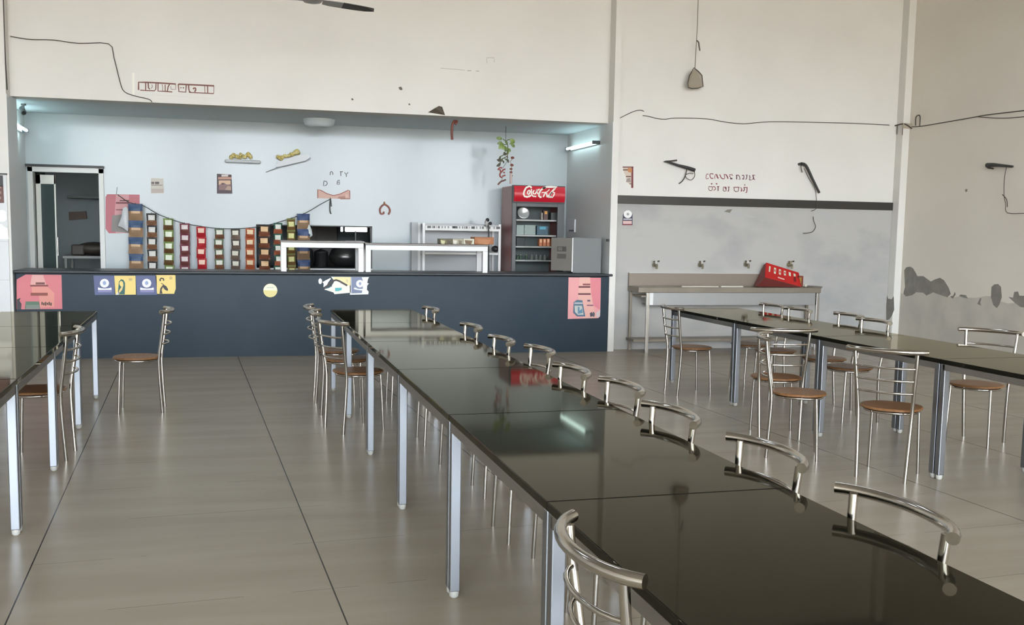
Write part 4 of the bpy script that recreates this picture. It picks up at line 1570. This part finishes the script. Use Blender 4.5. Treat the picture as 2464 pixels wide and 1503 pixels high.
RF = YF(YR)
m = MB()
RF.wire(m, [(1484, 288), (1505, 277), (1525, 268), (1540, 265), (1549, 268)], .005, CABLE, .008)
flat_thing(m, 'cable', 'short bent cable end at the left of the upper right wall', 'cable', 'cables on the right walls')
m = MB()
RF.wire(m, [(1546, 278), (1560, 280), (1580, 285), (1600, 287), (1625, 284), (1700, 286), (1740, 293), (1790, 298), (1850, 293), (1990, 295), (2080, 298), (2139, 301)], .005, CABLE, .008)
flat_thing(m, 'cable', 'long dark cable sagging across the upper right wall to the column', 'cable', 'cables on the right walls')
SFx = XF(XR)
m = MB()
SFx.wire(m, [(2196, 305), (2215, 304), (2270, 295), (2350, 281), (2365, 278), (2420, 271), (2500, 262)], .006, CABLE, .008)
SFx.wire(m, [(2355, 281), (2400, 284), (2440, 283), (2500, 277)], .005, CABLE, .008)
flat_thing(m, 'cable', 'dark cable forking along the beige side wall right of the column', 'cable', 'cables on the right walls')
m = MB(K(176, 166, 148))
a = oy(2152, 299, 12.29)
b = oy(2188, 309, 12.29)
m.box((8.665, 12.255, b.z), (8.80, 12.298, a.z+.02), .006)
m.mat(CABLE)
m.tube(spline([Vector((8.66, 12.44, a.z+.0)), Vector((8.66, 12.30, a.z+.01)), Vector((8.70, 12.245, a.z)), Vector((8.79, 12.245, b.z-.005))], 4), .009, 6)
m.tube([Vector((8.682, 12.42, a.z)), Vector((8.682, 12.42, a.z-.12))], .005, 5)
m.tube([Vector((8.682, 12.295, a.z)), Vector((8.682, 12.295, a.z-.14))], .005, 5)
flat_thing(m, 'junction_box', 'small pale junction box strapped around the corner column', 'junction box')
m = MB(CABLE)
pts = [(2203, 302), (2204, 282), (2210, 277), (2214, 281), (2213, 303)]
m.tube(spline([ox(x, y, XR-.03) for x, y in pts], 3), .007, 6)
flat_thing(m, 'cord_loop', 'small upright wire loop just right of the column junction box', 'wire')

# ------------------------------------------------------------------ right hand wall: lettering, sign, brackets
Z1 = YF(YR, (15.4, 15.4, 1680, 400))
MAR, PUR = K(128, 50, 58), K(92, 46, 72)
row = [
    ([(385, 285), (325, 285), (300, 310), (285, 440), (315, 465), (385, 440)], .009), ([(560, 300), (530, 272), (450, 277), (428, 320), (442, 390), (490, 450), (560, 440)], .012),
    ([(620, 460), (608, 400), (640, 300), (690, 300)], .008), ([(680, 300), (712, 400), (745, 450)], .018), ([(795, 300), (850, 420), (900, 465)], .013), ([(900, 465), (975, 455)], .011), ([(965, 300), (975, 380), (985, 440)], .010),
    ([(950, 305), (1040, 312)], .010), ([(1040, 312), (1080, 390), (1105, 460)], .016), ([(1280, 350), (1255, 308), (1160, 312), (1165, 370), (1210, 425)], .010), ([(1185, 455), (1265, 455)], .020),
    ([(1425, 485), (1425, 325)], .015), ([(1400, 330), (1490, 325), (1530, 380), (1550, 480), (1500, 480)], .011), ([(1625, 350), (1650, 328), (1690, 332), (1692, 430), (1685, 480), (1645, 480), (1655, 430)], .012),
    ([(1765, 325), (1830, 325)], .010), ([(1805, 330), (1795, 440), (1755, 490)], .012), ([(1900, 330), (1918, 420), (1895, 500), (1945, 505)], .013), ([(1945, 505), (2025, 485)], .006), ([(2010, 322), (2090, 325), (2105, 350)], .008),
    ([(2030, 330), (2048, 430), (2030, 485)], .016), ([(2050, 450), (2100, 498)], .012)]
for sel, lab in ((lambda x: x < 1350, 'first and longer painted word of the upper maroon row on the right wall'), (lambda x: x >= 1350, 'second, shorter painted word of the upper maroon row on the right wall')):
    m = MB()
    for i, (pts, w_) in enumerate(row):
        if sel(pts[0][0]):
            Z1.line(m, pts, w_*.95, PUR if i in (10, 11, 12, 13, 14, 15, 16, 19) else MAR, 1)
    flat_thing(m, 'painted_word', lab, 'lettering', 'painted words on the right wall')
row = [
    ([(520, 755), (390, 752), (382, 830), (410, 890), (480, 903), (520, 870), (522, 755)], .009), ([(540, 752), (600, 752), (640, 800), (640, 850), (570, 890)], .010), ([(700, 750), (775, 750)], .012), ([(735, 765), (733, 915)], .014),
    ([(470, 650), (525, 645)], .016), ([(655, 648), (705, 648)], .018), ([(1030, 770), (932, 770), (925, 900), (960, 918), (1030, 910), (1042, 770)], .010), ([(990, 775), (1030, 850)], .014), ([(1095, 768), (1160, 768)], .010), ([(1130, 780), (1128, 915)], .012), ([(1085, 915), (1135, 915)], .010),
    ([(1310, 777), (1530, 777)], .010), ([(1325, 790), (1335, 900), (1400, 938), (1480, 920), (1500, 785)], .010), ([(1570, 780), (1620, 840)], .010), ([(1615, 850), (1590, 930)], .018), ([(1695, 780), (1712, 870), (1690, 910), (1650, 905)], .013),
    ([(1680, 777), (1830, 787)], .010), ([(1812, 790), (1805, 900), (1795, 960), (1755, 975)], .012), ([(1710, 690), (1740, 690)], .018)]
for x0_, x1_, lab in ((0, 850, 'first painted script word with two dots in the lower maroon row'), (850, 1250, 'short middle painted script word in the lower maroon row'), (1250, 9999, 'last painted script word with one dot in the lower maroon row')):
    m = MB()
    for i, (pts, w_) in enumerate(row):
        if x0_ <= pts[0][0] < x1_:
            Z1.line(m, pts, w_, MAR if i % 3 else K(104, 56, 48), 1)
    flat_thing(m, 'painted_word', lab, 'lettering', 'painted words on the right wall')

m = MB()
RF.poly(m, [(1498, 401), (1524, 401), (1524, 452), (1518, 452), (1518, 445), (1508, 438), (1506, 425), (1500, 410)], K(206, 190, 176), 1, .004)
RF.rect(m, 1498, 400.5, 1524, 403, K(96, 46, 40), 3)
RF.rect(m, 1519, 401, 1523.5, 452, K(112, 40, 42), 3)
RF.rect(m, 1499, 407, 1516, 410, K(110, 78, 66), 3)
RF.poly(m, [(1510, 404), (1520, 404), (1520, 415), (1511, 414)], K(192, 128, 76), 4)
RF.rect(m, 1506, 423, 1518, 426, K(120, 90, 82), 3)
RF.poly(m, [(1508, 430), (1516, 427), (1518, 438), (1506, 438)], K(150, 138, 130), 3)
RF.rect(m, 1514, 441, 1522, 443, K(120, 80, 76), 3)
flat_thing(m, 'notice_sign', 'narrow maroon edged notice high on the right wall beside the pier', 'notice')
m = MB()
RF.poly(m, [(1497, 541), (1499, 515), (1504, 507), (1511, 505), (1518, 508), (1522, 516), (1522, 540)], K(54, 52, 74), 1, .003)
RF.ell(m, 1510.5, 515, 10, 9.5, WHITE, 2)
RF.ell(m, 1510.5, 515, 3, 3.2, K(150, 150, 152), 3)
RF.rect(m, 1500, 526, 1520, 528, WHITE, 2)
RF.rect(m, 1499, 531, 1520, 538.5, K(214, 180, 176), 2)
RF.rect(m, 1497, 539, 1522, 541.5, K(120, 44, 54), 2)
flat_thing(m, 'badge_sticker', 'arched badge sticker with white ring on the grey wall below the stripe', 'sticker')


def bracket(pxs, rad, wires, label, fn, nrm, off=.06):
    m = MB(NEARBLK)
    Fb = Face(fn, nrm)
    ps = [Fb.P(p, off) for p in pxs]
    m.tube(spline(ps, 2), [rad[0]+(rad[1]-rad[0])*i/(2*(len(ps)-1)) for i in range(2*(len(ps)-1)+1)], 8)
    m.tube([Fb.P(pxs[0], .004), Fb.P(pxs[0], off)], rad[0]*.8, 8)
    root = thing('iron_bracket', label, 'bracket', ps[0], 0, 'black arms on the right walls')
    part(m, 'mount_bar', root)
    m = MB()
    for w_, r_ in wires:
        Fb.wire(m, w_, r_, CABLE, off*.8, 6, 4)
    part(m, 'loose_wire', root)
    return root


bracket([(1598, 389), (1612, 393), (1630, 399), (1650, 404), (1667, 410)], (.010, .026), [([(1598, 389), (1610, 388), (1625, 386)], .012), ([(1649, 408), (1645, 424), (1638, 436), (1630, 442)], .007), ([(1667, 411), (1668, 424), (1660, 433), (1650, 430), (1646, 422), (1655, 417), (1665, 418)], .0045)],
        'black tapered wall arm with a dangling wire loop, left of the painted letters', lambda x, y: oy(x, y, YR), (0, -1, 0))
bracket([(1922, 395), (1930, 396), (1937, 404), (1950, 432), (1966, 464)], (.024, .016), [([(1922, 395), (1924, 408), (1926, 415)], .006), ([(1930, 405), (1942, 430), (1955, 450), (1959, 470), (1960, 500), (1948, 508)], .004), ([(1952, 521), (1954, 533), (1958, 545), (1952, 556), (1942, 560), (1928, 561)], .005)],
        'black wall arm leaning steeply, right of the painted letters, wire hanging over the stripe', lambda x, y: oy(x, y, YR), (0, -1, 0))
bracket([(2385, 398), (2400, 397), (2415, 398), (2447, 401)], (.030, .014), [([(2385, 404), (2398, 406)], .010), ([(2430, 402), (2425, 430), (2424, 470), (2428, 490), (2432, 512), (2475, 513)], .004), ([(2420, 468), (2430, 480), (2432, 498)], .005)],
        'black wall arm on the beige side wall near the right photo edge', lambda x, y: ox(x, y, XR), (-1, 0, 0))

# damage on the walls
WR = XF(XR)
m = MB()
low = [(2172, 706), (2180, 712), (2195, 709), (2207, 703), (2222, 704), (2232, 711), (2246, 702), (2262, 708), (2282, 714), (2292, 716), (2312, 712), (2330, 716), (2350, 716), (2370, 712), (2386, 712), (2400, 722), (2425, 730), (2445, 728), (2500, 735)]
vs = [WR.P(p, .001) for p in low]
vs = [Vector((XR-.001, 12.29, vs[0].z))] + vs
m.mat(PLAST).prism(vs + [Vector((XR-.001, vs[-1].y-3.0, vs[-1].z-.02)), Vector((XR-.001, vs[-1].y-3.0, .002)), Vector((XR-.001, 12.29, .002))], (.002, 0, 0))
struct(m.build('wall_right_lower'))
for pts, lab in (([(2176, 650), (2181, 643), (2190, 641), (2197, 645), (2203, 655), (2208, 664), (2222, 664), (2240, 677), (2250, 672), (2262, 668), (2272, 674), (2283, 692), (2288, 707), (2280, 715), (2262, 709), (2246, 703), (2230, 711), (2222, 704), (2205, 703), (2195, 710), (2180, 713), (2174, 706), (2178, 690)], 'large dark peeled patch beside the corner column'),
                 ([(2386, 690), (2393, 684), (2402, 683), (2409, 690), (2411, 715), (2405, 733), (2399, 741), (2390, 733), (2385, 715)], 'oval dark peeled patch on the beige side wall'),
                 ([(2427, 714), (2438, 716), (2441, 702), (2450, 701), (2453, 711), (2500, 712), (2500, 745), (2455, 738), (2442, 728)], 'dark peeled patch on the side wall cut off by the right edge'),
                 ([(2352, 731), (2358, 718), (2362, 716), (2359, 728), (2362, 735)], 'small slanted peeled chip on the side wall'),
                 ([(2308, 712), (2312, 708), (2325, 710), (2329, 718), (2320, 716)], 'small ragged peeled chip next to the large dark patch'),
                 ([(2286, 713), (2294, 711), (2298, 702), (2300, 708), (2293, 718)], 'thin forked peeled chip at the end of the large dark patch'),
                 ([(2322, 456), (2328, 454), (2328, 460), (2324, 462)], 'tiny brown hole high on the beige side wall')):
    m = MB()
    WR.poly(m, pts, PEEL, 2)
    wall_part(m, 'peeled_patch', 'wall_right')
CW = XF(8.69)
m = MB()
CW.poly(m, [(2133, 705), (2137, 718), (2146, 720), (2151, 712), (2152, 745), (2146, 760), (2140, 768), (2133, 770)], PEEL, 2)
wall_part(m, 'peeled_patch', 'trim_2')
m = MB()
RF.poly(m, [(1722, 501), (1745, 505), (1790, 512), (1820, 523), (1780, 524), (1740, 516), (1726, 512)], pm('damp_stain', (.43, .43, .415), .6), 1, .001)
RF.poly(m, [(1742, 509), (1750, 504), (1762, 503), (1756, 512)], K(120, 116, 106), 2, .001)
wall_part(m, 'damp_stain', 'wall_back_lower')
m = MB()
RF.poly(m, [(1955, 506), (1990, 512), (2020, 525), (2028, 534), (1990, 531), (1960, 520)], MATS['damp_stain'], 1, .001)
wall_part(m, 'damp_stain', 'wall_back_lower')

# ------------------------------------------------------------------ wash basin with taps and the red crate
yq0, yq1 = 12.05, YR
a, b = oy(1537, 691, yq0), oy(1978, 691, yq0)
bx0, bx1, bz = a.x, b.x, a.z
root = thing('wash_basin', 'long steel and concrete wash basin stand under the wall taps', 'wash basin', ((bx0+bx1)/2, (yq0+yq1)/2, 0))
m = MB(CONC)
m.box((bx0, yq0, bz-.068), (bx1-.01, yq0+.05, bz), .004)
m.box((bx0, yq1-.04, bz-.068), (bx1, yq1, bz), .002)
m.box((bx0, yq0+.05, bz-.068), (bx0+.06, yq1-.04, bz), .002)
m.box((bx1-.07, yq0+.05, bz-.068), (bx1, yq1-.04, bz), .002)
m.box((bx0+.06, yq0+.05, bz-.13), (bx1-.07, yq1-.04, bz-.11))
m.prism([Vector((bx1-.015, yq0-.002, bz-.012)), Vector((bx1+.085, yq0+.12, bz)), Vector((bx1+.085, yq1-.03, bz)), Vector((bx1-.015, yq1-.03, bz))], (0, 0, .012))
part(m, 'basin_top', root)
m = MB(pm('basin_backsplash', (.25, .205, .165), .4, metal=.2))
sx1 = oy(1905, 680, yq1-.04).x
m.box((bx0, yq1-.045, bz+.0005), (sx1, yq1, bz+.168), .003)
m.mat(pm('pale_edge', (.58, .57, .54), .5)).box((bx0, yq1-.05, bz+.168), (sx1, yq1, bz+.176))
part(m, 'backsplash', root)
m = MB(BASINF)
zt0, zt1 = oy(1700, 734, yq0+.03).z, bz-.0685
m.box((bx0+.165, yq0+.03, zt0), (bx1-.075, yq0+.045, zt1), .002)
m.box((bx0+.165, yq0+.045, zt0), (bx1-.075, yq1-.12, zt0+.012))
m.mat(WHITE).box((bx0+.165, yq0+.026, zt0+.004), (bx0+.215, yq0+.03, zt1-.004))
part(m, 'trough', root)
for x in (bx0+.12, bx1-.065):
    m = MB(STEEL)
    m.box((x, yq0+.01, 0), (x+.042, yq0+.05, bz-.069), .003)
    part(m, 'leg', root)
for x in (bx0+.01, bx1-.03):
    m = MB(CONC)
    m.box((x, yq1-.07, 0), (x+.035, yq1-.035, bz-.069), .003)
    part(m, 'leg', root)
m = MB(CONC)
zs = oy(1545, 816, yq0+.05).z
m.box((bx0-.03, yq0+.052, zs-.035), (bx1+.01, yq1-.071, zs), .003)
part(m, 'lower_shelf', root)
m = MB(K(202, 196, 182))
a, b = oy(1640, 687, yq0+.08), oy(1728, 690, yq0+.08)
m.box((a.x, yq0+.06, bz+.0005), (b.x, yq0+.10, bz+.016), .003)
flat_thing(m, 'drain_pipe', 'long pale pipe lying along the front of the wash basin', 'pipe', 'pale pipes on the basin')
m = MB(K(206, 202, 190))
a, b = oy(1734, 687, yq0+.08), oy(1787, 690, yq0+.08)
m.box((a.x, yq0+.06, bz+.0005), (b.x, yq0+.10, bz+.018), .003)
flat_thing(m, 'drain_pipe', 'short pale pipe lying in front of the red crate side of the basin', 'pipe', 'pale pipes on the basin')

TAPM = pm('tap_brass', (.30, .27, .19), .35, metal=.8)


def tap(px, py, label, dirty):
    p = oy(px, py, YR-.03)
    root = thing('water_tap', label, 'tap', (p.x, YR, p.z), 0, 'taps above the wash basin')
    m = MB(TAPM if dirty else K(120, 112, 92))
    m.tube([(0, 0, 0), (0, -.05, 0), (0, -.09, 0)], .017, 10)
    m.lathe([(.032, 0), (.032, .008)], (0, -.008, 0), 12, Matrix.Rotation(PI/2, 3, 'X'))
    m.tube(spline([Vector((0, -.08, 0)), Vector((-.01, -.115, -.005)), Vector((-.015, -.125, -.05))], 3), .014, 10)
    m.build('spout', root)
    m = MB(K(206, 204, 196) if not dirty else TAPM)
    m.tube([(0, -.06, .0), (0, -.06, .035)], .012, 8)
    m.box((-.012, -.075, .03), (.012, -.045, .055), .004)
    m.mat(K(70, 64, 50)).tube([(-.035, -.06, .045), (.04, -.06, .05)], .007, 8)
    m.blob((.042, -.06, .05), .012, 8, 6)
    m.build('handle', root)


tap(1576, 637, 'wall tap over the basin, leftmost of the four taps', False)
tap(1686, 637, 'wall tap over the basin, second of the four from the left', False)
tap(1796, 636, 'wall tap over the basin, third, just left of the red crate', False)
tap(1900, 637, 'dark tarnished wall tap, rightmost of the four, behind the red crate', True)

# red crate: tipped back against the splash board, its printed side facing out
root = thing('crate', 'red plastic bottle crate tipped on its corner on the wash basin', 'crate', (0, 0, 0))
yc_ = yq0+.10
TLc, TRc, BRc, BLc = oy(1844, 633, yc_+.17), oy(1921, 657, yc_+.15), oy(1926, 689, yc_), oy(1841, 667, yc_+.02)
ex = (TRc-TLc)
ez = (TLc-BLc)
fc = oy(1818, 688, yc_+.13)
root.location = (BLc.x+.1, yc_+.1, bz)
nrm = ex.cross(ez).normalized()
if nrm.y > 0:
    nrm = -nrm


def cq(u, v, off=0.0):
    a_ = BLc+(BRc-BLc)*u
    b_ = TLc+(TRc-TLc)*u
    return a_+(b_-a_)*v+nrm*off


m = MB(RED)
m.prism([cq(0, 0), cq(1, 0), cq(1, 1), cq(0, 1)], nrm*-.02)
for i in range(6):
    u = .09+i*.15
    h_ = [.40, .42, .38, .34, .27, .2][i]
    v1 = .86
    m.mat(K(206, 216, 192))
    wq = .055 if i else .035
    m.prism([cq(u, v1-h_, .002), cq(u+wq, v1-h_, .002), cq(u+wq+.01, v1, .002), cq(u, v1, .002)], nrm*-.002)
    if i in (1, 2, 3):
        m.mat(RED).prism([cq(u+.016, v1-h_*.7, .0035), cq(u+wq-.012, v1-h_*.7, .0035), cq(u+wq-.01, v1-h_*.25, .0035), cq(u+.016, v1-h_*.3, .0035)], nrm*-.001)
m.mat(K(222, 190, 180)).prism([cq(.36, .20, .002), cq(.55, .18, .002), cq(.55, .25, .002), cq(.36, .28, .002)], nrm*-.002)
m.mat(K(104, 30, 36)).prism([cq(.82, .25, .002), cq(.88, .25, .002), cq(.90, .62, .002), cq(.84, .62, .002)], nrm*-.002)
part(m, 'printed_side', root)
# remaining sides and the floor of the crate
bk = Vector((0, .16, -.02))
m = MB(RED_SHADED)
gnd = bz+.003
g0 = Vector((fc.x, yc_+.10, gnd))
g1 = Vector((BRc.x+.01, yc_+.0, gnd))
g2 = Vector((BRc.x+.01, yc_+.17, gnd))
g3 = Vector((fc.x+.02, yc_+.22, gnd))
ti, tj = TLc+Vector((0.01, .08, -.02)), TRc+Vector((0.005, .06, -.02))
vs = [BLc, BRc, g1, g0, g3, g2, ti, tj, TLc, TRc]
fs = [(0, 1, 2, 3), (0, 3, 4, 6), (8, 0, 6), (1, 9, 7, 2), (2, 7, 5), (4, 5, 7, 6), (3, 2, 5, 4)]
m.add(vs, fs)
part(m, 'body', root, 'underside and end coloured darker red for their shade')
m = MB(RED)
m.tube([TLc, TRc], .010, 6)
m.tube([TLc, BLc], .007, 6)
m.tube([TRc, BRc], .008, 6)
part(m, 'rim', root)
m = MB(K(120, 52, 36))
a, b = oy(1921, 664, yq0+.12), oy(1931, 689, yq0+.12)
m.box((a.x+.045, yq0+.18, bz+.001), (b.x+.045, yq0+.26, a.z), .006)
YF(yq0+.18).poly(m, [(1923, 668), (1929, 667), (1928, 681), (1922, 683)], K(150, 120, 40), 1)
flat_thing(m, 'soap_packet', 'brown and yellow packet standing against the right end of the red crate', 'packet')
m = MB(K(206, 206, 190))
p = oy(1936, 685, yq0+.12)
m.blob((p.x+.04, yq0+.16, bz+.022), (.024, .024, .022), 10, 8)
flat_thing(m, 'soap_lump', 'small pale lump of soap beside the red crate', 'soap')

# ------------------------------------------------------------------ light
wd = bpy.data.worlds.new('sky')
SC.world = wd
wd.use_nodes = True
nt = wd.node_tree
bg = nt.nodes['Background']
tc = nt.nodes.new('ShaderNodeTexCoord')
sp = nt.nodes.new('ShaderNodeSeparateXYZ')
rp = nt.nodes.new('ShaderNodeValToRGB')
mp = nt.nodes.new('ShaderNodeMapRange')
mp.inputs['From Min'].default_value = -.3
mp.inputs['From Max'].default_value = .6
nt.links.new(tc.outputs['Generated'], sp.inputs[0])
nt.links.new(sp.outputs[2], mp.inputs['Value'])
nt.links.new(mp.outputs[0], rp.inputs[0])
e = rp.color_ramp.elements
e[0].position = .30
e[0].color = (.40, .36, .31, 1)
e[1].position = .40
e[1].color = (.90, .97, 1.05, 1)
e2 = rp.color_ramp.elements.new(1.0)
e2.color = (.74, .86, 1.0, 1)
nt.links.new(rp.outputs[0], bg.inputs['Color'])
bg.inputs['Strength'].default_value = 24.0

SC.cycles.use_denoising = True
SC.cycles.use_adaptive_sampling = True
SC.cycles.adaptive_threshold = .08
SC.cycles.max_bounces = 6
SC.cycles.diffuse_bounces = 4
SC.cycles.glossy_bounces = 5
SC.cycles.sample_clamp_indirect = 6
SC.view_settings.view_transform = 'Standard'
SC.view_settings.look = 'None'
SC.view_settings.gamma = 1
SC.view_settings.use_curve_mapping = False
SC.view_settings.exposure = 0.0
